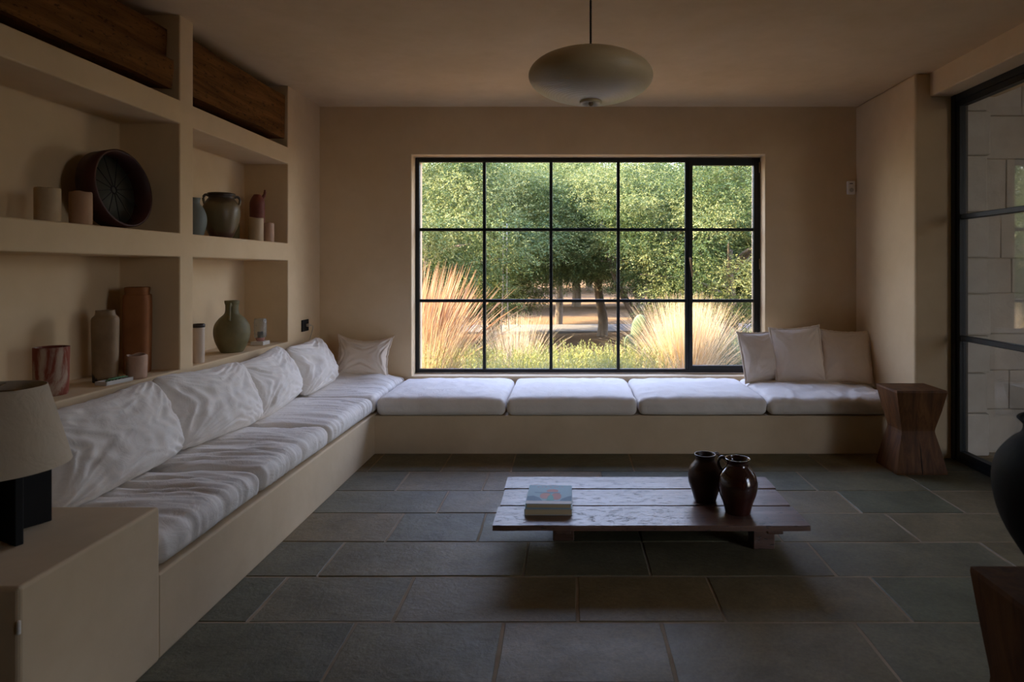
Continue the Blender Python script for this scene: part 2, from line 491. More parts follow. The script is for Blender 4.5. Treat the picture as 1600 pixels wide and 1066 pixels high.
# ------------------------------------------------------------------ outside: terrace and whitewashed block wall
M['block'] = mottled('whitewashed_block', (0.55, 0.51, 0.44), (0.70, 0.66, 0.58), 5, 0.95, 0.6, 20, 0.01)
M['mortar'] = mottled('whitewashed_mortar', (0.50, 0.46, 0.38), (0.60, 0.55, 0.46), 9, 0.95)
M['terrace'] = mottled('terrace_screed', (0.26, 0.22, 0.16), (0.36, 0.31, 0.24), 3, 0.9)
bm = bmesh.new(); bx(bm, 2.95, 6.5, -3.0, 5.9, -0.25, -0.015)
struct('ground_terrace', bm, M['terrace'])
bm = bmesh.new(); bx(bm, 2.716, 2.90, 4.47, 5.0, -0.2, 2.699); bx(bm, 2.90, 3.02, 4.62, 5.0, -0.2, 2.699); bx(bm, 3.0, 4.9, 4.60, 5.0, -0.2, 2.699)
ow = struct('wall_outside', bm, M['mortar'])
bm = bmesh.new(); bx(bm, 2.96, 4.9, -1.3, 5.0, 2.70, 2.95); struct('roof_added_shade', bm, M['mortar'])  # added roof, out of view, keeps skylight off the glazed doors
bm = bmesh.new(); bx(bm, 4.6, 4.9, 0.75, 4.6, -0.2, 2.699); bx(bm, 2.96, 4.9, -1.6, -1.3, -0.2, 2.95); struct('wall_added_shade', bm, M['mortar'])  # added unseen walls that narrow the daylight entering through the doors
rng = random.Random(5)
z = 0.0
crs = [0.0, 0.30, 0.58, 0.84, 1.13, 1.38, 1.70, 2.09, 2.40, 2.695]
for i in range(len(crs) - 1):
    z0, z1 = crs[i] + 0.0025, crs[i + 1] - 0.0025
    # pier blocks: one per course with ragged edges
    box('block', 2.718, 2.915 + rng.uniform(-0.014, 0.014), 4.435 + rng.uniform(-0.006, 0.006), 4.8, z0, z1, M['block'], ow, 0.012, 2, 0.004)
    x = 2.93
    off = rng.uniform(0.15, 0.45)
    while x < 4.5:
        x2 = min(x + off, 4.6)
        box('block', x, x2 - 0.005, 4.58 + rng.uniform(-0.003, 0.003), 4.8, z0, z1, M['block'], ow, 0.006, 2, 0.003)
        x = x2; off = rng.uniform(0.38, 0.55)

# ================================================================== built-in seating
bm = bmesh.new()
bx(bm, XL + 0.001, -1.365, 2.129, YB - 0.001, -0.001, 0.285, 0.008, 2); bx(bm, -1.375, XR - 0.001, 4.50, YB - 0.001, -0.001, 0.27, 0.008, 2)
bn = obj('corner_bench', bm, M['bench'])
tag(bn, 'L-shaped built-in plastered masonry bench running under the shelves and the window', 'bench')
bm = bmesh.new(); bx(bm, XL + 0.001, -1.36, 1.583, 2.128, -0.001, 0.512, 0.010, 3)
pl = obj('plinth', bm, M['bench'])
tag(pl, 'plastered masonry block at the near end of the bench, holding the lamp', 'side table')
chip = mottled('bare_plaster', (0.75, 0.7, 0.62), (0.8, 0.76, 0.7), 20)
box('plaster_chip', -1.3665, -1.3585, 1.581, 1.589, 0.395, 0.43, chip, pl, 0.002, 1)

def rounded_grid(w, d, h, r, res, disp):
    """closed rounded box as a dense grid; disp(p, n) -> displaced point"""
    bm = bmesh.new()
    hx, hy, hz = w / 2, d / 2, h / 2
    nx, ny, nz = max(6, int(w / res)), max(6, int(d / res)), max(5, int(h / res * 1.2))
    def face(fn, a, b):
        vs = [[bm.verts.new(fn(i / a * 2 - 1, j / b * 2 - 1)) for j in range(b + 1)] for i in range(a + 1)]
        for i in range(a):
            for j in range(b):
                bm.faces.new((vs[i][j], vs[i + 1][j], vs[i + 1][j + 1], vs[i][j + 1]))
    face(lambda u, v: (u * hx, v * hy, hz), nx, ny)
    face(lambda u, v: (u * hx, -v * hy, -hz), nx, ny)
    face(lambda u, v: (u * hx, -hy, v * hz), nx, nz)
    face(lambda u, v: (-u * hx, hy, v * hz), nx, nz)
    face(lambda u, v: (hx, u * hy, v * hz), ny, nz)
    face(lambda u, v: (-hx, -u * hy, v * hz), ny, nz)
    bmesh.ops.remove_doubles(bm, verts=bm.verts, dist=1e-5)
    for v in bm.verts:
        p = v.co
        inn = Vector((max(-hx + r, min(hx - r, p.x)), max(-hy + r, min(hy - r, p.y)), max(-hz + r, min(hz - r, p.z))))
        nrm = (p - inn)
        if nrm.length < 1e-6: nrm = Vector((0, 0, 1))
        nrm.normalize()
        v.co = disp(inn + nrm * r, nrm)
    return bm

def mattress(name, x0, x1, y0, y1, z0, h, seed, wr, wdir, m=None, bump_fn=None, puff=0.018, rad=0.035):
    w, d = x1 - x0, y1 - y0
    def disp(p, n):
        q = p.copy()
        u, v = p.x / (w / 2), p.y / (d / 2)
        if n.z > -0.3:
            q.z += puff * (1 - u ** 4) * (1 - v ** 4) * max(0, (p.z / h + 0.5))
        s = seed * 13.7
        if wdir == 'x':   # folds run along x
            a = noise.noise(Vector((p.x * 2.2 + s, (p.y + 0.06 * noise.noise(Vector((p.x * 3, p.y * 3, s)))) * 19, p.z * 1.5)))
            b = noise.noise(Vector((p.x * 5 + s, p.y * 42, p.z * 4 + 3)))
            c = noise.noise(Vector((p.x * 1.2, p.y * 1.6, s + 9)))
        else:
            a = noise.noise(Vector(((p.x + 0.05 * noise.noise(Vector((p.x * 3, p.y * 3, s)))) * 8, p.y * 5 + s, p.z * 5)))
            b = noise.noise(Vector((p.x * 24 + s, p.y * 12, p.z * 3 + 3)))
            c = noise.noise(Vector((p.x * 1.5, p.y * 2.2, s + 9)))
        amp = wr * (0.55 + 0.9 * max(0, c + 0.25))
        a = (1 - abs(a) * 2.2)
        k = amp * (a * 0.9 + b * 0.35)
        k *= 0.25 + 0.75 * min(1, max(0, p.z / h + 0.5) * 1.3)
        if n.z < -0.5: k *= 0.1
        q += n * (k - amp * 0.7)
        if bump_fn: q.z += bump_fn(p) * max(0, n.z)
        q.z = max(q.z, -h / 2)
        return q
    bm = rounded_grid(w, d, h, min(rad, h * 0.42), 0.014, disp)
    o = obj(name, bm, m or M['linen'], smooth=True, loc=((x0 + x1) / 2, (y0 + y1) / 2, z0 + h / 2))
    return o
G1 = 'white seat cushions along the L-shaped bench'
for i, (a, b_, lab) in enumerate([(2.135, 2.838, 'creased white linen seat cushion on the shelf-side bench, right behind the lamp block'),
                                  (2.842, 3.632, 'creased white linen seat cushion on the shelf-side bench, second from the lamp block'),
                                  (3.636, 4.450, 'white linen seat cushion on the shelf-side bench, third from the lamp block')]):
    o = mattress('seat_cushion', XL + 0.004, -1.352, a, b_, 0.285, 0.125, i + 1, (0.019, 0.017, 0.012)[i], 'x', puff=0.022, rad=0.05)
    tag(o, lab, 'cushion', G1)
def cbump(p):
    d = noise.noise(Vector((p.x * 6, p.y * 6, 2)))
    return 0.055 * math.exp(-((p.y - 0.22) / 0.16) ** 2) * (1 + 0.5 * d) * (1 if p.x < 0.2 else max(0, 1 - (p.x - 0.2) * 6))
o = mattress('seat_cushion', XL + 0.004, -1.357, 4.454, YB - 0.006, 0.285, 0.125, 5, 0.011, 'x', bump_fn=cbump)
tag(o, 'rumpled white linen seat cushion filling the inner corner of the bench', 'cushion', G1)
bxs = [-1.352, -0.440, 0.482, 1.393, 2.372]
labs = ['smooth white seat cushion below the window, the one next to the corner', 'white seat cushion below the window, second from the shelf-side corner',
        'white seat cushion below the window, third from the shelf-side corner', 'wrinkled white seat cushion under the three cream pillows']
for i in range(4):
    o = mattress('seat_cushion', bxs[i] + 0.002, bxs[i + 1] - 0.002, 4.462, YB - 0.008 - (0.0), 0.27, 0.13 - (0.004 if i == 3 else 0), 10 + i, (0.006, 0.007, 0.009, 0.015)[i], 'y', puff=0.024, rad=0.046)
    tag(o, labs[i], 'cushion', G1)

def pillow(name, w, h, t, seed, m, c=0.10, wr=0.008, n=46, sag=0.0, piping=None, rnd=0.0):
    """soft square pillow, local x = width, y = height (centre), z = thickness"""
    vs, fs = [], []
    N = n
    def outline(u, v):
        x = w / 2 * u * (1 - c * (1 - v * v) * abs(u)) * (1 + 0.02 * noise.noise(Vector((u * 3, v * 3, seed))))
        y = h / 2 * v * (1 - c * (1 - u * u) * abs(v))
        q = rnd * (u * u * v * v) ** 2.2
        x *= 1 - q; y *= 1 - q * 1.15
        y -= sag * (1 - u * u) * max(0, v)
        ed = max(abs(u), abs(v))
        if ed > 0.9:
            k = (ed - 0.9) * 10
            x += 0.006 * k * noise.noise(Vector((u * 9, v * 9, seed + 4))); y += 0.006 * k * noise.noise(Vector((u * 9, v * 9, seed + 8)))
        return x, y
    def thick(u, v):
        q = max(0.0, (1 - u * u)) ** 0.48 * max(0.0, (1 - v * v)) ** 0.48
        bot = 1 + 0.25 * (-v)
        return t / 2 * q * bot
    idx = {}
    for side in (1, -1):
        for i in range(N + 1):
            for j in range(N + 1):
                u, v = math.sin((i / N * 2 - 1) * PI / 2), math.sin((j / N * 2 - 1) * PI / 2)
                if side == -1 and (i in (0, N) or j in (0, N)):
                    idx[(side, i, j)] = idx[(1, i, j)]; continue
                x, y = outline(u, v)
                z = thick(u, v)
                s = seed * 7.3
                # wrinkles radiate from the corners
                ang = math.atan2(abs(v) - 1.15, abs(u) - 1.15)
                a = noise.noise(Vector((ang * 7, math.hypot(u, v) * 1.3, s + side * 5)))
                b = noise.noise(Vector((x * 10 + s + 0.8 * noise.noise(Vector((x * 6, y * 6, s))), y * 14, s)))
                cc = noise.noise(Vector((x * 22, y * 22 + s, side)))
                edge = min(1, 6 * (1 - max(abs(u), abs(v))))
                k = wr * ((1 - 2.4 * abs(a)) * 1.25 + (1 - 2.4 * abs(b)) * 0.38 + cc * 0.4) * edge
                z = side * max(0.0, z + k)
                idx[(side, i, j)] = len(vs); vs.append((x, y, z))
    for side in (1, -1):
        for i in range(N):
            for j in range(N):
                q = [idx[(side, i, j)], idx[(side, i + 1, j)], idx[(side, i + 1, j + 1)], idx[(side, i, j + 1)]]
                if side == -1: q.reverse()
                fs.append(tuple(q))
    o = mesh_obj(name, vs, fs, m, None, True)
    if piping:
        P = []
        K = 26
        for k in range(K): P.append((-1 + 2 * k / K, -1))
        for k in range(K): P.append((1, -1 + 2 * k / K))
        for k in range(K): P.append((1 - 2 * k / K, 1))
        for k in range(K): P.append((-1, 1 - 2 * k / K))
        P.append(P[0])
        pts = [(*outline(a, b), 0.0) for a, b in P]
        # flat seam flange
        fv, ff = [], []
        for a, b in P:
            x, y = outline(a, b); k = 1 + 0.012 / max(abs(x) if abs(a) >= abs(b) else abs(y), 0.05)
            fv += [(x * 0.985, y * 0.985, 0.004), (x * k, y * k, 0.003), (x * k, y * k, -0.003), (x * 0.985, y * 0.985, -0.004)]
        L = len(P)
        for k in range(L - 1):
            for a in range(4):
                b = (a + 1) % 4
                ff.append((k * 4 + a, k * 4 + b, (k + 1) * 4 + b, (k + 1) * 4 + a))
        mesh_obj('seam', fv, ff, piping, o, True)
    return o

def place(o, bx_, by_, bz_, yaw, tilt, roll=0.0, h=0.4):
    """bottom-centre at the point; yaw turns the facing; tilt leans it back. yaw=0 faces -Y (to the camera)"""
    R = Matrix.Rotation(yaw, 4, 'Z') @ Matrix.Rotation(PI / 2 - tilt, 4, 'X') @ Matrix.Rotation(roll, 4, 'Z') @ Matrix.Translation((0, h / 2, 0))
    o.matrix_world = Matrix.Translation((bx_, by_, bz_)) @ R

# left pillows lean on the shelf wall, facing +X  (yaw 90)
G2 = 'large rumpled white pillows leaning along the shelf wall'
specs = [(2.64, 0.80, 0.40, 0.235, 21, 0.02, 'large rumpled white pillow leaning right behind the table lamp'),
         (3.37, 0.78, 0.40, 0.235, 22, -0.04, 'large white pillow second from the lamp, below the shelf divider'),
         (4.03, 0.72, 0.39, 0.235, 23, 0.06, 'large crumpled white pillow third from the lamp, below the green jug'),
         (4.70, 0.62, 0.39, 0.225, 24, 0.02, 'large white pillow fourth from the lamp, below the wall socket')]
for (yy, w, h, t, sd_, rl, lab) in specs:
    o = pillow('pillow', w, h, t, sd_, M['linen'], 0.035, 0.013, 84, 0.022, None, 0.11)
    place(o, -1.822, yy, 0.418, PI / 2 + rl * 0.8, 0.36, rl, h)
    tag(o, lab, 'pillow', G2)
o = pillow('pillow', 0.44, 0.36, 0.15, 31, M['linen2'], 0.16, 0.009, 50, 0.03, M['linen2'])
place(o, -1.665, 5.10, 0.425, 0.10, 0.38, -0.05, 0.36)
tag(o, 'small pinched cream pillow in the corner against the window wall', 'pillow')
G3 = 'square cream pillows at the far end of the window bench'
for (x, yy, w, h, yaw, tilt, rl, sd_, lab) in [
        (1.585, 5.10, 0.37, 0.40, 0.16, 0.28, 0.05, 41, 'square cream pillow overlapping the window frame, first of the three'),
        (1.83, 5.03, 0.38, 0.44, -0.10, 0.28, 0.07, 42, 'square cream pillow in the middle of the three beside the window'),
        (2.17, 4.99, 0.37, 0.42, -0.16, 0.34, -0.03, 43, 'square cream pillow nearest the pier, last of the three')]:
    o = pillow('pillow', w, h, 0.13, sd_, M['linen2'], 0.05, 0.005, 44, 0.01, M['linen2'])
    place(o, x, yy, 0.412, yaw, tilt, rl, h)
    tag(o, lab, 'pillow', G3)

# ================================================================== timbers in the top niche
def timber(name, y0, y1, x0, x1, z0, z1, lab, rx=0.0):
    bm = bmesh.new()
    w, hh, L = x1 - x0, z1 - z0, y1 - y0
    nseg = 26
    rings = []
    for i in range(nseg + 1):
        yy = -L / 2 + L * i / nseg
        ring = []
        for (a, b) in ((-1, -1), (0, -1), (1, -1), (1, -0.4), (1, 0.2), (1, 1), (0, 1), (-1, 1), (-1, 0)):
            j = 0.006 * noise.noise(Vector((a * 3 + z0 * 9, yy * 2.5, b * 3)))
            ring.append(bm.verts.new((a * (w / 2) + j, yy, b * (hh / 2) + j)))
        rings.append(ring)
    n_ = len(rings[0])
    for i in range(nseg):
        for k in range(n_):
            bm.faces.new((rings[i][k], rings[i][(k + 1) % n_], rings[i + 1][(k + 1) % n_], rings[i + 1][k]))
    bm.faces.new(list(reversed(rings[0]))); bm.faces.new(rings[-1])
    bmesh.ops.recalc_face_normals(bm, faces=bm.faces)
    es = [e_ for e_ in bm.edges if e_.calc_length() > 0 and abs(e_.verts[0].co.y - e_.verts[1].co.y) < 0.02 and False]
    o = obj(name, bm, M['beam_wood'], loc=((x0 + x1) / 2, (y0 + y1) / 2, (z0 + z1) / 2), rot=(0, rx, 0))
    tag(o, lab, 'timber')
    return o
timber('timber_beam', 1.05, 3.365, -2.30, -2.080, 2.255, 2.405, 'lower of the two old timber beams in the near top niche', 0.05)
timber('timber_beam', 1.05, 3.385, -2.34, -2.13, 2.412, 2.57, 'upper timber beam lying on another in the near top niche', 0.03)
timber('timber_beam', 3.53, 4.695, -2.32, -2.085, 2.262, 2.57, 'thick old timber beam filling the top niche nearest the window')
for (a, b_, x) in ((1.15, 1.23, -2.2), (3.2, 3.28, -2.2), (3.6, 3.68, -2.2), (4.55, 4.63, -2.2)):
    o = box('wood_batten', x - 0.13, x - 0.02, a, b_, 2.199, 2.258, M['beam_wood'])
    tag(o, {1.15: 'short batten under the near end of the near timber beams', 3.2: 'short batten under the divider end of the near timber beams', 3.6: 'short batten under the divider end of the far timber beam', 4.55: 'short batten under the window end of the far timber beam'}[a], 'batten')

# ================================================================== pottery on the shelves
SZ, TZ = 0.767, 1.493
def mt(name, *a, **k): return mottled(name, *a, **k)
M['patina'] = mottled('peeling_red_glaze', (0.22, 0.052, 0.028), (0.42, 0.31, 0.23), 11, 0.8, 0.4, 30, 0.004, lo=0.46, hi=0.58, stretch=(1, 1, 0.5), dist=0.6)
M['tan_clay'] = mottled('tan_clay', (0.17, 0.105, 0.055), (0.26, 0.175, 0.10), 7, 0.7, 0.3)
M['orange_clay'] = mottled('orange_clay', (0.20, 0.070, 0.020), (0.30, 0.115, 0.035), 6, 0.7, 0.3)
M['pink_wax'] = mottled('pink_plaster', (0.42, 0.26, 0.18), (0.52, 0.35, 0.25), 9, 0.8, 0.3)
M['cream_wax'] = mottled('cream_wax', (0.42, 0.30, 0.17), (0.50, 0.38, 0.24), 8, 0.6, 0.2)
M['orange_wax'] = mottled('tan_wax', (0.36, 0.20, 0.11), (0.44, 0.27, 0.16), 8, 0.6, 0.2)
M['green_clay'] = mottled('olive_clay', (0.115, 0.098, 0.042), (0.185, 0.158, 0.076), 5, 0.6, 0.3)
M['grey_clay'] = mottled('pale_grey_clay', (0.12, 0.14, 0.13), (0.17, 0.19, 0.175), 6, 0.5, 0.2)
M['cream_clay'] = mottled('cream_clay', (0.48, 0.38, 0.29), (0.60, 0.50, 0.40), 6, 0.6, 0.2)
M['red_clay'] = mottled('dark_red_clay', (0.12, 0.030, 0.018), (0.19, 0.055, 0.032), 6, 0.6, 0.2)
M['char'] = mottled('chipped_black', (0.012, 0.011, 0.010), (0.03, 0.026, 0.022), 18, 0.9, 0.5)
M['dark_glaze'] = mottled('dark_glaze', (0.028, 0.018, 0.010), (0.05, 0.032, 0.018), 8, 0.4, 0.2)

def glazed_jar_mat():
    m, n, l, b = newmat('dripped_glaze')
    v = coords(n, l)
    sp_ = n.new('ShaderNodeSeparateXYZ'); l.new(v, sp_.inputs[0])
    f = noise_tex(n, l, v, 14, 5, 0.6, 0.4)
    a = n.new('ShaderNodeMath'); a.operation = 'MULTIPLY_ADD'; l.new(f, a.inputs[0]); a.inputs[1].default_value = 0.10; l.new(sp_.outputs[2], a.inputs[2])
    r = ramp(n, l, a.outputs[0], [(0.085, (0.07, 0.03, 0.018)), (0.115, (0.12, 0.09, 0.042)), (0.26, (0.15, 0.112, 0.055)), (0.285, (0.07, 0.045, 0.02)), (0.31, (0.05, 0.03, 0.018))])
    l.new(r, b.inputs['Base Color']); b.inputs['Roughness'].default_value = 0.4
    bump(n, l, f, b, 0.3, 0.004)
    return m
M['jar_glaze'] = glazed_jar_mat()

def thing(name, loc, lab, cat, rz=0.0, group=None):
    return empty(name, loc, rz, label=lab, cat=cat, group=group)

# vessel helper: outer profile then inner wall
def vessel(name, prof, m, parent, wall=0.008, depth=0.7, n=44, wob=0.012, seed=0, k=5, **kw):
    P = smoothprof(prof, k)
    zt = P[-1][1]; zb = P[0][1]
    inner = [(max(0.004, r - wall), z) for r, z in reversed(P) if z > zb + (zt - zb) * (1 - depth)]
    full = [(0.001, zb)] + P + inner + [(0.001, inner[-1][1])]
    return lathe(name, full, m, parent, n, wob=wob, cap=False, seed=seed, **kw)

# 1 peeling red cylinder
t = thing('clay_pot', (-2.20, 2.72, SZ), 'wide cylindrical pot with peeling red and white glaze beside the lampshade', 'pot')
vessel('body', [(0.068, 0), (0.074, 0.01), (0.078, 0.06), (0.079, 0.14), (0.080, 0.198), (0.079, 0.202)], M['patina'], t, seed=1)
# 2 tan bottle with chipped black foot (rounded square section)
def sq_vessel(name, prof, m, parent, p=3.2, n=48, rz=0.0, wob=0.01, seed=0, wall=0.012):
    P = smoothprof(prof, 5)
    zt = P[-1][1]
    inner = [(max(0.01, r - wall), z) for r, z in reversed(P) if z > zt * 0.75]
    full = [(0.001, P[0][1])] + P + inner + [(0.001, inner[-1][1])]
    vs, fs = [], []
    for (r, z) in full:
        for k in range(n):
            a = 2 * PI * k / n
            ca, sa = abs(math.cos(a)), abs(math.sin(a))
            rr = r / ((ca ** p + sa ** p) ** (1 / p)) * (1 + wob * noise.noise(Vector((math.cos(a) * 2, math.sin(a) * 2, z * 8 + seed))))
            vs.append((rr * math.cos(a + rz), rr * math.sin(a + rz), z))
    for i in range(len(full) - 1):
        for k in range(n):
            k2 = (k + 1) % n
            fs.append((i * n + k, i * n + k2, (i + 1) * n + k2, (i + 1) * n + k))
    return mesh_obj(name, vs, fs, m, parent, True)
def chipped_mat():
    m, n, l, b = newmat('tan_clay_chipped')
    v = coords(n, l)
    sp_ = n.new('ShaderNodeSeparateXYZ'); l.new(v, sp_.inputs[0])
    f = noise_tex(n, l, v, 16, 6, 0.7)
    # dark broken glaze at the foot on the side of -x / +z low
    a = n.new('ShaderNodeMath'); a.operation = 'MULTIPLY_ADD'; l.new(sp_.outputs[0], a.inputs[0]); a.inputs[1].default_value = 0.9; l.new(sp_.outputs[2], a.inputs[2])
    c = n.new('ShaderNodeMath'); c.operation = 'MULTIPLY_ADD'; l.new(f, c.inputs[0]); c.inputs[1].default_value = 0.08; l.new(a.outputs[0], c.inputs[2])
    k = ramp(n, l, c.outputs[0], [(0.050, (0, 0, 0)), (0.062, (1, 1, 1))])
    base = ramp(n, l, noise_tex(n, l, v, 7, 6), [(0.3, (0.18, 0.108, 0.048)), (0.7, (0.28, 0.178, 0.088))])
    mx = n.new('ShaderNodeMix'); mx.data_type = 'RGBA'; l.new(k, mx.inputs[0]); mx.inputs[6].default_value = (0.014, 0.011, 0.009, 1); l.new(base, mx.inputs[7])
    l.new(mx.outputs[2], b.inputs['Base Color']); b.inputs['Roughness'].default_value = 0.65
    bump(n, l, f, b, 0.35, 0.004)
    return m
M['tan_chipped'] = chipped_mat()
t = thing('clay_bottle', (-2.21, 3.05, SZ), 'tall tan stoneware bottle with blackened chipped foot', 'bottle')
sq_vessel('body', [(0.058, 0), (0.060, 0.02), (0.064, 0.15), (0.066, 0.27), (0.064, 0.30), (0.050, 0.315), (0.046, 0.33), (0.046, 0.338)], M['tan_chipped'], t, 3.0, rz=0.5, seed=3)
# 3 orange bottle
t = thing('clay_bottle', (-2.235, 3.315, SZ), 'tallest orange-brown clay bottle standing against the shelf divider', 'bottle')
sq_vessel('body', [(0.064, 0), (0.066, 0.03), (0.069, 0.2), (0.069, 0.385), (0.062, 0.40), (0.058, 0.412), (0.060, 0.42), (0.061, 0.438), (0.056, 0.442)], M['orange_clay'], t, 4.0, rz=0.35, seed=5)
# 4 small pink vessel
t = thing('clay_cup', (-2.115, 3.13, SZ), 'small pinkish plaster cup in front of the tall orange bottle', 'cup')
vs_ = vessel('body', [(0.046, 0), (0.050, 0.01), (0.052, 0.05), (0.053, 0.105), (0.050, 0.116)], M['pink_wax'], t, wob=0.05, seed=7)
for v in vs_.data.vertices:
    if v.co.z > 0.09: v.co.z += 0.010 * noise.noise(Vector((v.co.x * 20, v.co.y * 20, 1))) + 0.08 * v.co.y
# 5 small white tray with green
t = thing('tray', (-2.13, 3.00, SZ), 'little flat white dish with green sprigs before the tan bottle', 'tray', rz=-0.15)
M['white_cer'] = flat('white_ceramic', (0.62, 0.60, 0.55), 0.4)
bm = bmesh.new(); bx(bm, -0.03, 0.03, -0.075, 0.075, 0, 0.006, 0.002, 1)
for a in ((-0.03, -0.025, -0.075, 0.075), (0.025, 0.03, -0.075, 0.075), (-0.03, 0.03, -0.075, -0.07), (-0.03, 0.03, 0.07, 0.075)): bx(bm, *a, 0, 0.018)
obj('dish', bm, M['white_cer'], t)
M['sprig'] = mottled('green_sprig', (0.10, 0.2, 0.10), (0.2, 0.34, 0.18), 30, 0.8)
for k in range(5):
    yy = -0.04 + k * 0.018
    tube('sprig', [(-0.01, yy, 0.012), (0.0, yy + 0.012, 0.024), (0.012, yy + 0.03, 0.022)], [0.003, 0.005, 0.002], M['sprig'], t, 6)

# lower far niche
t = thing('clay_cylinder', (-2.115, 3.655, SZ), 'slim cream cylinder jar with a dark metal rim beside the divider', 'jar')
vessel('body', [(0.033, 0), (0.035, 0.01), (0.036, 0.11), (0.036, 0.205)], M['cream_clay'], t, seed=9)
lathe('rim', [(0.034, 0.200), (0.039, 0.204), (0.039, 0.218), (0.034, 0.222), (0.030, 0.218), (0.030, 0.2)], flat('dark_metal', (0.05, 0.04, 0.035), 0.4, 0.6), t, 32, cap=False)

t = thing('clay_jug', (-2.175, 4.13, SZ), 'round olive-green clay jug with a narrow neck and loop handle', 'jug')
vessel('body', [(0.068, 0), (0.078, 0.01), (0.108, 0.07), (0.119, 0.125), (0.112, 0.175), (0.085, 0.215), (0.053, 0.243), (0.044, 0.265), (0.043, 0.30), (0.048, 0.318), (0.048, 0.332)], M['green_clay'], t, seed=11, depth=0.25)
hd = Vector((0.30, -0.95, 0)).normalized()
def hp(r, z): return (hd.x * r, hd.y * r, z)
tube('handle', smoothprof([hp(0.040, 0.300), hp(0.062, 0.312), hp(0.083, 0.295), hp(0.090, 0.255), hp(0.090, 0.205)], 4), 0.0095, M['green_clay'], t, 10)

t = thing('crystal_vase', (-2.185, 4.53, SZ), 'cut-glass cylinder on a small white base at the end of the low shelf', 'ornament')
def real_glass(name):
    m, n, l, b = newmat(name)
    b.inputs['Base Color'].default_value = (0.85, 0.92, 0.93, 1); b.inputs['Roughness'].default_value = 0.03
    b.inputs['Transmission Weight'].default_value = 0.85; b.inputs['IOR'].default_value = 1.45
    vo = n.new('ShaderNodeTexVoronoi'); vo.inputs['Scale'].default_value = 90; l.new(coords(n, l), vo.inputs[0])
    bump(n, l, vo.outputs['Distance'], b, 0.8, 0.004)
    return m
M['crystal'] = real_glass('cut_crystal')
box('base', -0.045, 0.045, -0.05, 0.05, 0, 0.026, M['white_cer'], t, 0.003, 2)
lathe('collar', [(0.024, 0.026), (0.026, 0.034), (0.030, 0.046), (0.030, 0.052)], flat('pink_enamel', (0.45, 0.22, 0.18), 0.4), t, 24)
lathe('stem', [(0.014, 0.026), (0.014, 0.09), (0.010, 0.095)], M['dark_glaze'], t, 12)
prof = [(0.036, 0.052)]
for k in range(9): prof += [(0.041 + (0.002 if k % 2 else 0), 0.06 + k * 0.0135)]
prof += [(0.040, 0.182), (0.034, 0.186)]
lathe('glass_cylinder', prof, M['crystal'], t, 20)

# upper near niche
def candle(loc, r, h, m, lab, name='candle', seed=0, rz=0.0):
    t = thing(name, loc, lab, 'candle', rz, 'chunky pillar candles on the upper shelf')
    P = [(0.001, 0), (r * 0.98, 0), (r, 0.004), (r, h * 0.5), (r, h - 0.006), (r * 0.96, h), (r * 0.7, h - 0.004), (r * 0.3, h - 0.012), (0.001, h - 0.012)]
    o = lathe('wax', P, m, t, 32, wob=0.02, cap=False, seed=seed)
    for v in o.data.vertices:
        if v.co.z > h * 0.8: v.co.z += 0.006 * noise.noise(Vector((v.co.x * 22 + seed, v.co.y * 22, 1)))
    tube('wick', [(0, 0, h - 0.014), (0.001, 0, h - 0.004), (0.003, 0.001, h + 0.004)], 0.0015, M['char'], t, 6)
candle((-2.20, 2.70, TZ), 0.058, 0.150, M['cream_wax'], 'wide cream pillar candle, first in the near upper niche', seed=1)
candle((-2.17, 2.845, TZ), 0.054, 0.150, M['orange_wax'], 'tan pillar candle touching the frame drum', seed=2)

# frame drum leaning on the niche back
t = thing('frame_drum', (-2.23, 3.15, TZ), 'round dark frame drum seen from its laced open back', 'drum')
dr = bpy.data.objects.new('drum_pose', None)
M['drum_wood'] = mottled('dark_red_hoop', (0.030, 0.008, 0.005), (0.055, 0.014, 0.009), 6, 0.5, 0.2)
M['skin'] = mottled('drum_skin', (0.040, 0.038, 0.026), (0.06, 0.054, 0.036), 4, 0.6, 0.2)
R_, dep = 0.192, 0.092
Rm = Matrix.Rotation(-0.04, 4, 'Z') @ Matrix.Rotation(PI / 2 - 0.14, 4, 'Y')   # local z -> +X, leaning back
def drum_xf(p): return tuple(Rm @ Vector(p) + Vector((0.0, 0, R_ + 0.008)))
def xf_obj(o):
    for v in o.data.vertices: v.co = drum_xf(v.co)
xf_obj(lathe('hoop', [(R_ - 0.012, -dep / 2), (R_, -dep / 2), (R_, dep / 2), (R_ - 0.012, dep / 2), (R_ - 0.012, -dep / 2)], M['drum_wood'], t, 72, cap=False))
xf_obj(lathe('skin', [(0.001, -dep / 2), (R_ - 0.011, -dep / 2), (R_ - 0.011, -dep / 2 + 0.004), (0.001, -dep / 2 + 0.004)], M['skin'], t, 64, cap=False))
for k in range(12):
    a = 2 * PI * k / 12 + 0.1
    pts = [(math.cos(a) * 0.02, math.sin(a) * 0.02, -0.010), (math.cos(a + .05) * (R_ - 0.014), math.sin(a + .05) * (R_ - 0.014), -0.02)]
    tube('lace', [drum_xf(p) for p in pts], 0.0022, M['char'], t, 5)
xf_obj(lathe('lace_ring', [(0.017, -0.014), (0.023, -0.010), (0.017, -0.006), (0.014, -0.010), (0.017, -0.014)], M['char'], t, 20, cap=False))

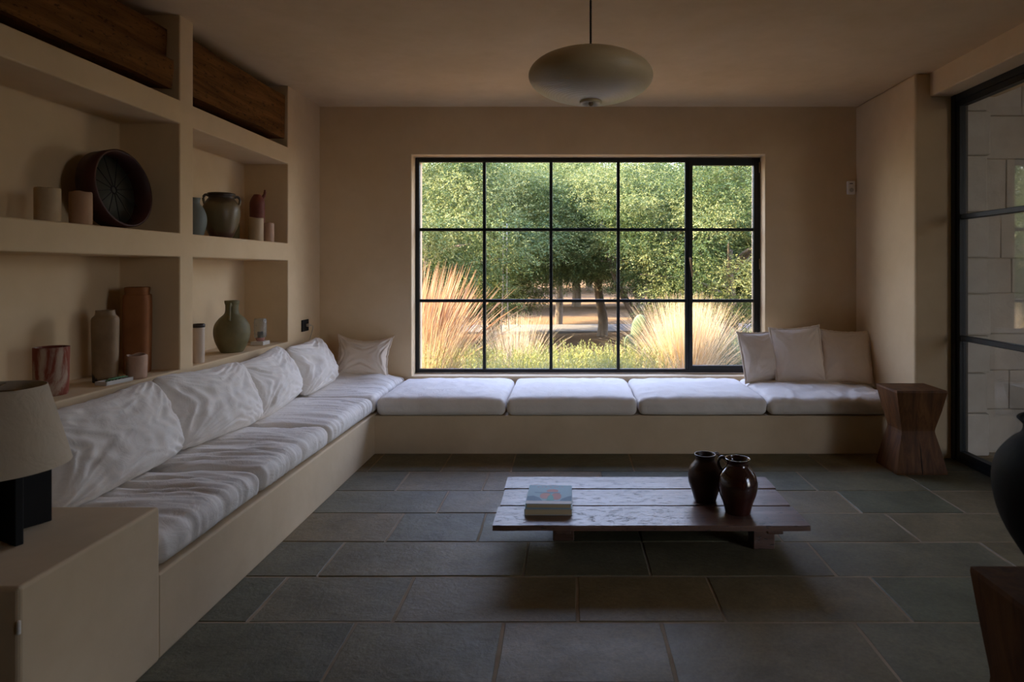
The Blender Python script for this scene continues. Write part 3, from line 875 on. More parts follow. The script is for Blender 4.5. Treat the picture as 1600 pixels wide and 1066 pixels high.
# upper far niche
t = thing('clay_jar', (-2.245, 3.83, TZ), 'pale grey-blue jar half hidden behind the shelf divider', 'jar')
vessel('body', [(0.05, 0), (0.06, 0.01), (0.078, 0.07), (0.080, 0.12), (0.062, 0.17), (0.040, 0.20), (0.038, 0.22), (0.044, 0.235)], M['grey_clay'], t, seed=13, depth=0.3)
t = thing('clay_jar', (-2.205, 4.06, TZ), 'big-bellied dripped-glaze jar with dark rim and two small ear handles', 'jar')
vessel('body', [(0.062, 0), (0.072, 0.012), (0.105, 0.08), (0.121, 0.15), (0.116, 0.205), (0.092, 0.245), (0.082, 0.258), (0.086, 0.272), (0.088, 0.283)], M['jar_glaze'], t, seed=15, depth=0.4)
lathe('rim', [(0.083, 0.268), (0.091, 0.272), (0.092, 0.284), (0.086, 0.289), (0.076, 0.285), (0.076, 0.27)], M['dark_glaze'], t, 44, cap=False)
for sgn in (1, -1):
    d_ = Vector((0.75 * sgn, 0.66 * sgn, 0)) if sgn > 0 else Vector((-0.60, -0.80, 0))
    pts = smoothprof([(d_.x * r, d_.y * r, z) for r, z in ((0.085, 0.268), (0.108, 0.272), (0.122, 0.25), (0.114, 0.215))], 4)
    tube('handle', pts, 0.0085, M['jar_glaze'], t, 8)
t = thing('clay_bottle', (-2.265, 4.33, TZ), 'small grey-green bottle between the glazed jar and the candles', 'bottle')
vessel('body', [(0.032, 0), (0.036, 0.01), (0.038, 0.09), (0.034, 0.125), (0.022, 0.145), (0.020, 0.165), (0.024, 0.175)], M['green_clay'], t, seed=17, depth=0.2)
t = thing('clay_bottle', (-2.22, 4.56, TZ), 'dark red clay bottle with a pointed spout behind the candles', 'bottle')
b_o = vessel('body', [(0.050, 0), (0.054, 0.01), (0.054, 0.16), (0.055, 0.25), (0.052, 0.29), (0.035, 0.325), (0.024, 0.34)], M['red_clay'], t, seed=19, depth=0.15)
tube('spout', smoothprof([(0.020, 0.022, 0.30), (0.032, 0.036, 0.33), (0.038, 0.042, 0.355), (0.038, 0.042, 0.378)], 4), [0.013] * 6 + [0.010] * 4 + [0.007] * 3, M['red_clay'], t, 8)
candle((-2.135, 4.365, TZ), 0.053, 0.158, M['cream_wax'], 'cream pillar candle in front of the dark red bottle', seed=3)
candle((-2.125, 4.53, TZ), 0.038, 0.135, M['pink_wax'], 'slimmer pinkish pillar candle, nearest to the window', seed=4)

# ================================================================== wall socket
t = thing('wall_socket', (XL, 5.0, 0.862), 'black wall socket with a cream plug beside the lower shelf', 'socket')
box('plate', 0.0005, 0.009, -0.062, 0.062, -0.045, 0.045, M['black_paint'], t, 0.002, 1)
M['plug'] = flat('cream_plastic', (0.55, 0.47, 0.36), 0.5)
bm = bmesh.new(); bx(bm, 0.009, 0.034, 0.005, 0.04, -0.012, 0.012, 0.004, 2); obj('plug', bm, M['plug'], t)
tube('cord', smoothprof([(0.034, 0.022, 0), (0.05, 0.04, -0.01), (0.035, 0.055, -0.06), (0.012, 0.057, -0.15), (0.010, 0.058, -0.30), (0.010, 0.06, -0.42)], 4), 0.003, M['plug'], t, 6)

# thermostat
t = thing('wall_sensor', (2.332, YB, 1.975), 'small white motion sensor high on the window wall near the pier', 'sensor')
bm = bmesh.new(); bx(bm, -0.031, 0.031, -0.030, -0.001, -0.055, 0.055, 0.006, 3); obj('housing', bm, flat('off_white_plastic', (0.85, 0.80, 0.74), 0.4), t)
box('slot', -0.016, 0.010, -0.0315, -0.0295, 0.030, 0.036, M['black_paint'], t)
lathe('lens', [(0.001, 0.008), (0.012, 0.006), (0.018, 0.0), (0.018, -0.002)], flat('milky_lens', (0.5, 0.47, 0.42), 0.3), t, 20, cap=False, loc=(0, -0.030, -0.02), rot=(PI / 2, 0, 0))

# ================================================================== pendant lamp
PX, PY, PZ = (923 - 889) * 0.0027, 2.70, 2.112
t = thing('pendant_lamp', (PX, PY, PZ), 'cream flying-saucer pendant lamp hanging on a black twisted cord', 'lamp')
def shade_mat():
    m, n, l, b = newmat('ribbed_resin')
    v = coords(n, l)
    wv = n.new('ShaderNodeTexWave'); wv.wave_type = 'BANDS'; wv.bands_direction = 'Z'; wv.inputs['Scale'].default_value = 90; wv.inputs['Distortion'].default_value = 0.2
    l.new(v, wv.inputs[0])
    l.new(ramp(n, l, noise_tex(n, l, v, 4, 4), [(0.3, (0.62, 0.50, 0.30)), (0.7, (0.70, 0.58, 0.38))]), b.inputs['Base Color'])
    b.inputs['Roughness'].default_value = 0.36; b.inputs['Specular IOR Level'].default_value = 0.5
    b.inputs['Subsurface Weight'].default_value = 0.15; b.inputs['Subsurface Radius'].default_value = (0.05, 0.04, 0.02)
    bump(n, l, wv.outputs['Fac'], b, 0.25, 0.002)
    return m
M['shade'] = shade_mat()
a_, b__ = 0.262, 0.106
prof = []
for k in range(33):
    th = -PI / 2 + PI * k / 32
    r, z = a_ * math.cos(th), b__ * math.sin(th)
    prof.append((max(r, 0.045) if k < 16 else max(r, 0.012), z))
inner = [(max(0.01, r - 0.004), z * 0.96) for r, z in reversed(prof)]
lathe('shade', prof + inner + [prof[0]], M['shade'], t, 96, cap=False)
lathe('bottom_cap', [(0.001, -0.104), (0.022, -0.104), (0.030, -0.110), (0.040, -0.116), (0.047, -0.112), (0.047, -0.104), (0.035, -0.100), (0.001, -0.098)], M['shade'], t, 40, cap=False)
lathe('finial', [(0.001, -0.124), (0.007, -0.122), (0.010, -0.114), (0.008, -0.106), (0.008, -0.09)], M['brass'], t, 20, cap=False)
lathe('top_cap', [(0.001, 0.118), (0.012, 0.117), (0.016, 0.108), (0.017, 0.10)], M['brass'], t, 20, cap=False)
for s0 in (0, PI):
    pts = []
    top = H - PZ - 0.02
    for k in range(161):
        zz_ = 0.112 + (top - 0.112) * k / 160
        a = s0 + k * 0.85
        pts.append((0.0028 * math.cos(a), 0.0028 * math.sin(a), zz_))
    tube('cord_strand', pts, 0.0027, M['black_paint'], t, 6)
lathe('ceiling_rose', [(0.006, H - PZ - 0.035), (0.045, H - PZ - 0.025), (0.05, H - PZ - 0.001), (0.001, H - PZ - 0.001)], M['black_paint'], t, 32)

# ================================================================== coffee table
TX0, TX1, TY0, TY1, TT = -0.326, 1.035, 2.743, 3.395, 0.20
t = thing('coffee_table', ((TX0 + TX1) / 2, (TY0 + TY1) / 2, 0), 'very low dark weathered plank coffee table on the slate floor', 'table')
cx, cy = (TX0 + TX1) / 2, (TY0 + TY1) / 2
rng = random.Random(11)
for (ya, yb, xa, xb) in ((2.743, 2.975, TX0 - 0.002, TX1 + 0.002), (2.981, 3.203, TX0 + 0.006, TX1 - 0.004), (3.211, 3.395, TX0 + 0.002, TX1 + 0.004)):
    bm = bmesh.new()
    n_ = 30; rings = []
    for i in range(n_ + 1):
        x = xa + (xb - xa) * i / n_ - cx
        e0 = 0.0022 * noise.noise(Vector((x * 6, ya, 3))); e1 = 0.0022 * noise.noise(Vector((x * 6, yb, 7)))
        dz = 0.0018 * noise.noise(Vector((x * 3, ya, 1)))
        y0_, y1_ = ya - cy + e0, yb - cy + e1
        if i in (0, n_): y0_ += 0.003; y1_ -= 0.003
        pr = [(y0_, TT - 0.022), (y0_, TT - 0.004), (y0_ + 0.004, TT), ((y0_ + y1_) / 2, TT + 0.001), (y1_ - 0.004, TT), (y1_, TT - 0.004), (y1_, TT - 0.022)]
        rings.append([bm.verts.new((x, p[0], p[1] + dz)) for p in pr])
    for i in range(n_):
        for k in range(7):
            bm.faces.new((rings[i][k], rings[i + 1][k], rings[i + 1][(k + 1) % 7], rings[i][(k + 1) % 7]))
    bm.faces.new(rings[0]); bm.faces.new(list(reversed(rings[-1])))
    bmesh.ops.recalc_face_normals(bm, faces=bm.faces)
    obj('plank', bm, M['table_wood'], t)
for x in (TX0 + 0.30, TX1 - 0.13):
    box('crossbar', x - cx - 0.035, x - cx + 0.035, TY0 + 0.06 - cy, TY1 - 0.06 - cy, 0.138, 0.1785, M['table_wood'], t, 0.003, 1)
    for yy in (TY0 + (0.27 if x > cx else 0.36), TY1 - 0.13):
        box('leg', x - cx - 0.05, x - cx + 0.05, yy - cy - 0.045, yy - cy + 0.045, 0.0, 0.139, M['table_wood'], t, 0.004, 1)

box('light_stop_board', TX0 + 0.26 - cx, TX1 - 0.09 - cx, TY1 - 0.118 - cy, TY1 - 0.086 - cy, 0.012, 0.1375, M['table_wood'], t, 0.003, 1)  # added board that blocks window light from passing under the table

# books
M['page'] = mottled('book_pages', (0.42, 0.32, 0.18), (0.55, 0.43, 0.26), 60, 0.9, 0.5, 300, 0.001, (0.1, 0.1, 6))
M['cover_grey'] = flat('pale_cover', (0.40, 0.44, 0.44), 0.5)
M['cover_blue'] = flat('light_blue_cover', (0.26, 0.42, 0.50), 0.55, spec=0.2)
def book(loc, w, d, h, cov, lab, rz):
    t = thing('book', loc, lab, 'book', rz, 'books stacked on the coffee table')
    box('page_block', -w / 2 + 0.004, w / 2 - 0.003, -d / 2 + 0.003, d / 2 - 0.003, 0.0025, h - 0.0025, M['page'], t)
    bm = bmesh.new()
    bx(bm, -w / 2, w / 2, -d / 2, d / 2, 0, 0.0025); bx(bm, -w / 2, w / 2, -d / 2, d / 2, h - 0.0025, h); bx(bm, -w / 2, -w / 2 + 0.004, -d / 2, d / 2, 0.001, h - 0.001)
    obj('cover', bm, cov, t)
    return t
book((-0.092, 2.975, TT + 0.001), 0.215, 0.235, 0.028, M['cover_grey'], 'lower thick book of the pair with tan page edges', 0.0)
bk = book((-0.090, 2.985, TT + 0.030), 0.205, 0.245, 0.021, M['cover_blue'], 'upper book with a pale blue picture cover showing pink shapes over hills', -0.015)
def art(name, pts, z, c):
    bm = bmesh.new()
    lo_ = [bm.verts.new((x, y, z)) for x, y in pts]; hi = [bm.verts.new((x, y, z + 0.0003)) for x, y in pts]
    bm.faces.new(hi)
    for k in range(len(pts)): bm.faces.new((lo_[k], lo_[(k + 1) % len(pts)], hi[(k + 1) % len(pts)], hi[k]))
    obj(name, bm, flat('print_' + name, c, 0.6, spec=0.2, bs=0), bk)
zc = 0.0209
art('printed_border', [(-0.102, -0.122), (0.102, -0.122), (0.102, -0.088), (-0.102, -0.084)], zc, (0.66, 0.64, 0.62))
art('printed_hill', [(-0.102, -0.0835), (-0.03, -0.0835), (-0.045, -0.045), (-0.075, -0.02), (-0.102, -0.028)], zc, (0.12, 0.22, 0.32))
art('printed_hill', [(0.048, -0.085), (0.102, -0.085), (0.102, -0.02), (0.085, -0.03), (0.06, -0.055)], zc, (0.12, 0.22, 0.32))
def blob(cx_, cy_, rx, ry, n_=14, s=0):
    return [(cx_ + rx * math.cos(2 * PI * k / n_) * (1 + .12 * noise.noise(Vector((k, s, 1.3)))), cy_ + ry * math.sin(2 * PI * k / n_) * (1 + .12 * noise.noise(Vector((k, s, 4.3))))) for k in range(n_)]
art('printed_cloud', blob(0.012, 0.045, 0.028, 0.022, s=1), zc, (0.52, 0.25, 0.22))
art('printed_cloud', blob(-0.018, -0.02, 0.027, 0.040, s=2), zc + 0.0001, (0.55, 0.30, 0.26))
art('printed_cloud', blob(0.032, -0.028, 0.024, 0.046, s=3), zc + 0.0002, (0.50, 0.24, 0.22))
art('printed_stem', [(-0.012, -0.083), (0.022, -0.083), (0.018, -0.03), (0.006, 0.0), (-0.006, -0.03)], zc + 0.0004, (0.16, 0.40, 0.38))
art('printed_band', [(-0.07, 0.018), (0.05, 0.014), (0.05, 0.026), (-0.07, 0.030)], zc + 0.0003, (0.20, 0.32, 0.42))
for k, x in enumerate((-0.062, -0.042, -0.026, -0.004, 0.018, 0.030, 0.052)):
    art('printed_mark', [(x, 0.096), (x + 0.009, 0.096), (x + 0.009, 0.103), (x, 0.103)], zc, (0.42, 0.30, 0.32))

# jugs
M['jug_glaze'] = mottled('oxblood_glaze', (0.020, 0.005, 0.003), (0.045, 0.010, 0.006), 6, 0.12, 0.08, 20, 0.002, spec=0.6, coat=0.6)
M['jug_matt'] = mottled('dark_brown_glaze', (0.035, 0.016, 0.009), (0.06, 0.028, 0.016), 6, 0.38, 0.15, 20, 0.002, spec=0.4)
def jug(loc, s, m, lab, hang, hr=1.0):
    t = thing('jug', loc, lab, 'jug', 0, 'dark glazed jugs on the coffee table')
    P = [(0.054, 0), (0.057, 0.008), (0.068, 0.048), (0.084, 0.095), (0.088, 0.135), (0.078, 0.175), (0.058, 0.203), (0.049, 0.216), (0.048, 0.228), (0.054, 0.241), (0.056, 0.246)]
    P = [(r * s, z * s * hr) for r, z in P]
    vessel('body', P, m, t, 0.006, 0.5, 48, 0.006, seed=hang)
    d_ = Vector((math.cos(hang), math.sin(hang), 0))
    pts = smoothprof([(d_.x * r * s, d_.y * r * s, z * s * hr) for r, z in ((0.047, 0.236), (0.068, 0.243), (0.083, 0.232), (0.086, 0.208), (0.074, 0.185))], 4)
    tube('handle', pts, 0.0075 * s, m, t, 10)
jug((0.763, 2.895, TT + 0.002), 1.0, M['jug_glaze'], 'glossy oxblood-brown jug with window highlights, nearer of the two', math.radians(155), 0.99)
jug((0.648, 3.045, TT + 0.002), 0.92, M['jug_matt'], 'duller dark brown jug standing behind the glossy one', math.radians(20), 0.97)

# ================================================================== hourglass stools
def stool(loc, w, d, h, lab, rz=0.0, crack=True, wst=0.665):
    t = thing('hourglass_stool', loc, lab, 'stool', rz, 'hourglass stools of dark solid wood')
    bm = bmesh.new()
    lv = [(0.0, 1.0), (0.03, 1.0), (0.25, 0.85), (0.465, 0.68), (0.50, 0.665), (0.535, 0.68), (0.75, 0.85), (0.975, 1.0), (1.0, 0.99)]
    rings = []
    for (a, s) in lv:
        s = 1 - (1 - s) * (1 - wst) / 0.335
        r = []
        for (x, y) in ((-1, -1), (-.33, -1), (0.0, -1), (0.02, -1), (.33, -1), (1, -1), (1, 0), (1, 1), (0, 1), (-1, 1), (-1, 0)):
            ins = 0.0
            ck = crack and abs(x - 0.01) < 0.02 and y == -1
            jx = 0.004 * noise.noise(Vector((x * 3, y * 3, a * 5)))
            xx = x * w / 2 * s + jx + ((0.006 if x > 0 else -0.0) if ck and a < 0.45 else 0); yy = y * d / 2 * s + jx
            r.append(bm.verts.new((xx, yy, a * h)))
        rings.append(r)
    n_ = len(rings[0])
    for i in range(len(rings) - 1):
        for k in range(n_):
            bm.faces.new((rings[i][k], rings[i][(k + 1) % n_], rings[i + 1][(k + 1) % n_], rings[i + 1][k]))
    bm.faces.new(list(reversed(rings[0]))); bm.faces.new(rings[-1])
    bmesh.ops.recalc_face_normals(bm, faces=bm.faces)
    obj('body', bm, M['dark_wood'], t)
    if crack:
        pts = [(0.002 + 0.004 * noise.noise(Vector((0, 0, z * 9))), -(d / 2) * (1.0 - 0.315 * min(1, max(0, (z / h - 0.03) / 0.44))) - 0.0005, z) for z in [0.004 + k * 0.02 for k in range(11)]]
        tube('crack', pts, [0.0026] * 8 + [0.0018, 0.001, 0.0004], M['black_paint'], t, 5)
    return t
stool((2.232, 4.18, 0), 0.320, 0.275, 0.532, 'dark wooden hourglass stool at the end of the window bench')
stool((1.200, 1.50, 0), 0.320, 0.320, 0.530, 'dark wooden hourglass stool close by carrying the big black pot', crack=False, wst=0.80)

# big black pot
t = thing('black_pot', (1.235, 1.49, 0.532), 'big round matt black pot standing on the nearest wooden stool', 'pot')
M['black_clay'] = mottled('black_clay', (0.003, 0.003, 0.0025), (0.006, 0.0055, 0.005), 6, 0.7, 0.2, spec=0.12)
vessel('body', [(0.105, 0), (0.115, 0.012), (0.155, 0.07), (0.208, 0.155), (0.230, 0.235), (0.222, 0.30), (0.190, 0.345), (0.165, 0.365), (0.158, 0.385), (0.164, 0.398), (0.172, 0.405)], M['black_clay'], t, 0.012, 0.6, 64, 0.008, seed=33)

# ================================================================== table lamp
LX, LY, LZ = -1.693, 1.887, 0.512
t = thing('table_lamp', (LX, LY, LZ), 'table lamp with a beige tapered shade and black cross-shaped base', 'lamp')
M['lampshade'] = linen('lampshade_linen', (0.52, 0.43, 0.31), (0.58, 0.49, 0.36))
zb_, zt_ = 0.716 - LZ, 0.952 - LZ
lathe('lamp_shade', [(0.182, zb_), (0.122, zt_), (0.119, zt_), (0.179, zb_ + 0.001), (0.182, zb_)], M['lampshade'], t, 80, cap=False)
ang = math.radians(63.8)
for k in range(2):
    a = ang + k * PI / 2
    bm = bmesh.new(); bx(bm, -0.140, 0.140, -0.011 + 0.0005 * k, 0.011 - 0.0005 * k, 0.0, 0.225 + 0.001 * k, 0.002, 1)
    bmesh.ops.rotate(bm, verts=bm.verts, cent=(0, 0, 0), matrix=Matrix.Rotation(a, 3, 'Z'))
    obj('base_plate', bm, M['black_paint'], t)
tube('lamp_stem', [(0, 0, 0.215), (0, 0, zt_ - 0.01)], 0.008, M['brass'], t, 12)
for k in range(3):
    a = 2 * PI * k / 3
    tube('shade_spoke', [(0, 0, zt_ - 0.012), (0.120 * math.cos(a), 0.120 * math.sin(a), zt_ - 0.006)], 0.0022, M['brass'], t, 6)
lathe('bulb', [(0.012, 0.227), (0.014, 0.26), (0.028, 0.30), (0.030, 0.325), (0.020, 0.350), (0.002, 0.358)], flat('frosted_bulb', (0.8, 0.78, 0.74), 0.3), t, 24, loc=(0.02, 0, 0))

# ================================================================== GARDEN
GZ = -0.05
def ground_mat():
    m, n, l, b = newmat('dry_ground')
    v = coords(n, l)
    f = noise_tex(n, l, v, 1.3, 8, 0.7)
    f2 = noise_tex(n, l, v, 22, 6, 0.75)
    mx = n.new('ShaderNodeMix'); mx.data_type = 'RGBA'; mx.inputs[0].default_value = 0.5
    l.new(ramp(n, l, f, [(0.3, (0.15, 0.092, 0.05)), (0.7, (0.25, 0.16, 0.09))]), mx.inputs[6])
    l.new(ramp(n, l, f2, [(0.3, (0.08, 0.048, 0.026)), (0.7, (0.31, 0.21, 0.12))]), mx.inputs[7])
    l.new(mx.outputs[2], b.inputs['Base Color']); b.inputs['Roughness'].default_value = 1.0; b.inputs['Specular IOR Level'].default_value = 0
    bump(n, l, f2, b, 0.9, 0.06)
    return m
M['ground'] = ground_mat()
nx, ny = 60, 70
vs, fs = [], []
for i in range(nx + 1):
    for j in range(ny + 1):
        x = -45 + 95 * i / nx; yy = 5.68 + (j / ny) ** 1.8 * 110
        z = GZ + 0.05 * noise.noise(Vector((x * .35, yy * .35, 0))) * min(1, (yy - 5.7) / 3) + max(0, yy - 30) * 0.035
        vs.append((x, yy, z))
for i in range(nx):
    for j in range(ny):
        a = i * (ny + 1) + j
        fs.append((a, a + ny + 1, a + ny + 2, a + 1))
gr = mesh_obj('ground', vs, fs, M['ground'], None, True); gr['kind'] = 'structure'
bm = bmesh.new(); bx(bm, 6.5, 50, -45, 5.68, -0.4, -0.06); bx(bm, -45, -2.75, -45, 5.68, -0.4, -0.06); bx(bm, 2.95, 6.5, -45, -3, -0.4, -0.06); bx(bm, -2.75, 2.95, -45, -4.9, -0.4, -0.06)
struct('ground_side', bm, M['ground'])
M['lane'] = mottled('gravel_lane', (0.10, 0.095, 0.09), (0.15, 0.14, 0.13), 14, 1.0, 0.6, 60, 0.02)
vs, fs = [], []
for i in range(61):
    x = -40 + 80 * i / 60; w = 0.5 * math.sin(x * 0.12)
    vs += [(x, 13.6 + w, GZ + 0.035), (x, 15.3 + w, GZ + 0.035), (x, 13.6 + w, GZ - 0.3), (x, 15.3 + w, GZ - 0.3)]
for i in range(60):
    a = i * 4; fs += [(a, a + 4, a + 5, a + 1), (a + 2, a, a + 4, a + 6), (a + 1, a + 5, a + 7, a + 3)]
ln = mesh_obj('path', vs, fs, M['lane']); ln['kind'] = 'structure'

# vegetation materials: colour from a per-leaf attribute
def leafmat(name, c1, c2, c3, trans=0.35, rough=0.55):
    m = bpy.data.materials.new(name); m.use_nodes = True
    n = m.node_tree.nodes; l = m.node_tree.links; b = n['Principled BSDF']
    at = n.new('ShaderNodeAttribute'); at.attribute_name = 'tone'
    col = ramp(n, l, at.outputs['Fac'], [(0.0, c1), (0.55, c2), (1.0, c3)])
    l.new(col, b.inputs['Base Color']); b.inputs['Roughness'].default_value = rough; b.inputs['Specular IOR Level'].default_value = 0.3
    tr = n.new('ShaderNodeBsdfTranslucent'); l.new(col, tr.inputs[0])
    mx = n.new('ShaderNodeMixShader'); mx.inputs[0].default_value = trans
    l.new(b.outputs[0], mx.inputs[1]); l.new(tr.outputs[0], mx.inputs[2]); l.new(mx.outputs[0], n['Material Output'].inputs[0])
    return m
M['leaf'] = leafmat('olive_leaf', (0.034, 0.062, 0.017), (0.092, 0.132, 0.038), (0.25, 0.262, 0.095))
M['straw'] = leafmat('straw_grass', (0.34, 0.22, 0.10), (0.52, 0.38, 0.20), (0.72, 0.60, 0.40), 0.45, 0.5)
M['rust'] = leafmat('rust_grass', (0.24, 0.11, 0.05), (0.40, 0.22, 0.11), (0.55, 0.40, 0.25), 0.35, 0.6)
M['rosemary'] = leafmat('rosemary_leaf', (0.13, 0.15, 0.03), (0.27, 0.29, 0.08), (0.46, 0.46, 0.19), 0.35, 0.5)
M['blue_bush'] = leafmat('grey_green_leaf', (0.045, 0.075, 0.04), (0.09, 0.13, 0.08), (0.18, 0.22, 0.11), 0.35)
M['bark'] = mottled('grey_bark', (0.10, 0.075, 0.05), (0.20, 0.16, 0.12), 9, 0.95, 0.8, 30, 0.02, (1, 1, 0.3))
M['cactus'] = mottled('cactus_skin', (0.055, 0.095, 0.055), (0.10, 0.15, 0.08), 12, 0.6, 0.2)
M['rope'] = mottled('pale_rope', (0.22, 0.20, 0.16), (0.30, 0.27, 0.22), 40, 0.9, 0.5)

def leaf_mesh(name, P, D, Nn, L, Wd, tone, m):
    """P base points, D directions, Nn side vectors, arrays; one pointed quad per leaf"""
    k = len(P)
    V = np.empty((k, 4, 3), dtype=np.float32)
    V[:, 0] = P
    V[:, 1] = P + D * (L * 0.5)[:, None] + Nn * (Wd * 0.5)[:, None]
    V[:, 2] = P + D * L[:, None]
    V[:, 3] = P + D * (L * 0.5)[:, None] - Nn * (Wd * 0.5)[:, None]
    me = bpy.data.meshes.new(name)
    me.vertices.add(4 * k); me.vertices.foreach_set('co', V.reshape(-1))
    me.loops.add(4 * k); me.loops.foreach_set('vertex_index', np.arange(4 * k, dtype=np.int32))
    me.polygons.add(k); me.polygons.foreach_set('loop_start', np.arange(0, 4 * k, 4, dtype=np.int32))
    me.polygons.foreach_set('loop_total', np.full(k, 4, dtype=np.int32))
    at = me.attributes.new('tone', 'FLOAT', 'POINT')
    at.data.foreach_set('value', np.repeat(tone, 4).astype(np.float32))
    me.materials.append(m); me.update(calc_edges=True)
    return me

def unit(a): return a / np.maximum(np.linalg.norm(a, axis=1, keepdims=True), 1e-9)

def crown_mesh(name, seed, R, Hh, nclump, per, L=0.035, Wd=0.015):
    r = np.random.default_rng(seed)
    d = unit(r.normal(size=(nclump, 3)))
    rad = r.uniform(0.45, 1.0, nclump) ** 0.5
    cc = d * rad[:, None] * np.array([R, R, Hh])
    cs = r.uniform(0.22, 0.42, nclump)
    base = r.uniform(0.0, 0.85, nclump)
    P = []; T = []; DD = []
    for i in range(nclump):
        # each clump is made of drooping twigs
        nt_ = per // 14
        tw = cc[i] + unit(r.normal(size=(nt_, 3))) * (cs[i] * r.uniform(0.2, 1, (nt_, 1))) * np.array([1.15, 1.15, 0.8])
        td = unit(unit(tw - cc[i]) * 0.8 + np.array([0, 0, -0.35]) + r.normal(size=(nt_, 3)) * 0.35)
        for q in range(14):
            p = tw + td * (q * 0.018) + r.normal(size=(nt_, 3)) * 0.006
            P.append(p); DD.append(unit(td + r.normal(size=(nt_, 3)) * 0.75))
            T.append(np.clip(base[i] + r.normal(size=nt_) * 0.14 + 0.012 * q, 0, 1))
    P = np.concatenate(P); DD = np.concatenate(DD); T = np.concatenate(T)
    k = len(P)
    side = unit(np.cross(DD, r.normal(size=(k, 3))))
    return leaf_mesh(name, P.astype(np.float32), DD, side, L * r.uniform(0.7, 1.3, k), Wd * r.uniform(0.7, 1.3, k), T, M['leaf'])

crowns = [crown_mesh('foliage', 1, 1.75, 1.55, 135, 1400), crown_mesh('foliage', 2, 1.75, 1.55, 135, 1400), crown_mesh('foliage', 3, 1.75, 1.75, 135, 1400)]

def tree(x, yy, s, var, lab, rz, cz=2.55, trunk_lean=(0.0, 0.0), sz=1.0, tr=0.10, fork=False, group='trees behind the house'):
    t = thing('tree', (x, yy, GZ), lab, 'tree', 0, group)
    rg = random.Random(int(x * 100) + var)
    top = Vector((trunk_lean[0], trunk_lean[1], cz))
    pts = [Vector((0, 0, -0.1)), Vector((0.03, 0.02, 0.35 * s)), top * 0.45 + Vector((rg.uniform(-.08, .08), 0, 0)), top * 0.8, top * 1.15]
    P = smoothprof([tuple(p) for p in pts], 4)
    tube('trunk', P, [tr * s * (1.25 - 0.8 * i / (len(P) - 1)) for i in range(len(P))], M['bark'], t, 10)
    if fork:
        P2 = smoothprof([(0, 0, 0.15), (-0.22, 0.05, 0.55), (-0.55, 0.1, 1.2), (-0.8, 0.1, 2.2)], 4)
        tube('trunk', P2, [tr * s * (0.9 - 0.5 * i / (len(P2) - 1)) for i in range(len(P2))], M['bark'], t, 9)
    for k in range(9):
        a = 2 * PI * k / 9 + rg.uniform(-.3, .3); z0 = cz * rg.uniform(0.55, 0.95)
        st = top * (z0 / cz)
        L = rg.uniform(0.9, 1.5) * s
        b = [st, st + Vector((math.cos(a) * L * .4, math.sin(a) * L * .4, 0.25 * s)), st + Vector((math.cos(a) * L, math.sin(a) * L, rg.uniform(.1, .9) * s))]
        P = smoothprof([tuple(p) for p in b], 4)
        tube('branch', P, [tr * 0.4 * s * (1 - 0.8 * i / (len(P) - 1)) for i in range(len(P))], M['bark'], t, 6)
    f = bpy.data.objects.new('foliage', crowns[var]); C.objects.link(f); f.parent = t
    f.location = (top.x, top.y, cz + 0.35 * s); f.scale = (s, s, s * sz); f.rotation_euler = (0, 0, rz)
    return t
def X(px, D): return (px - 889) * D / 1000
tree(X(668, 11.0), 11.0, 1.25, 0, 'bushy grey-green tree behind the tall rust grasses', 0.3, 1.55, sz=0.80)
tree(X(770, 12.3), 12.3, 1.05, 1, 'grey-green tree just behind the hanging ropes', 1.3, 1.78, sz=0.93)
tree(X(872, 15.5), 15.5, 1.25, 2, 'grey-green tree with a thin straight trunk beyond the gravel lane', 2.0, 2.35, sz=0.78, tr=0.07)
tree(X(940, 13.0), 13.0, 0.95, 0, 'small dark tree with a stout trunk near the lane', 3.6, 2.2, tr=0.10, sz=0.92)
tree(X(1010, 11.4), 11.4, 1.1, 1, 'leaning double-trunk tree behind the prickly pear', 4.4, 1.80, (0.35, 0.2), fork=True, tr=0.09, sz=0.74)
tree(X(1140, 10.4), 10.4, 1.15, 2, 'dense low-hanging tree behind the grey-green bush', 5.2, 1.45, sz=0.71, tr=0.10)
tree(X(1260, 12.5), 12.5, 1.3, 0, 'broad tree half hidden by the opening sash side of the window', 0.9, 1.7, sz=0.88)
back = [(560, 20, 1.45), (680, 22, 1.5), (790, 20.5, 1.4), (900, 23, 1.6), (1000, 21, 1.4), (1100, 23.5, 1.6), (1210, 20.5, 1.45), (1320, 22, 1.5)]
for i, (px, D, s) in enumerate(back):
    tree(X(px, D), D, s, i % 3, 'background tree in the far row, seen between the front trees', i * 1.7, 2.45, sz=0.83, tr=0.09, group='far row of trees')
back2 = [(500, 33, 2.0), (640, 34, 2.1), (780, 33, 2.0), (920, 35, 2.2), (1060, 33, 2.0), (1200, 34, 2.1), (1340, 33, 2.0)]
for i, (px, D, s) in enumerate(back2):
    tree(X(px, D), D, s, (i + 1) % 3, 'very distant tree closing the view beyond the far row', i * 2.3, 3.2, sz=0.88, tr=0.08, group='most distant trees')

# hanging ropes (swing)
t = thing('rope_swing', (X(789, 10.2), 10.2, 0.28), 'two pale ropes of a swing hanging down from the tree', 'swing')
for (x0, x1) in ((-0.030, -0.045), (0.030, 0.045)):
    tube('rope', [(x0, 0, 1.75), (x0, 0, 1.2), (x1 * 0.7, 0, 0.7), (x1 * 1.4, 0, 0.02)], 0.011, M['rope'], t, 7)
bm = bmesh.new(); bx(bm, -0.17, 0.17, -0.09, 0.09, -0.015, 0.02, 0.004, 1); obj('seat', bm, M['bark'], t)

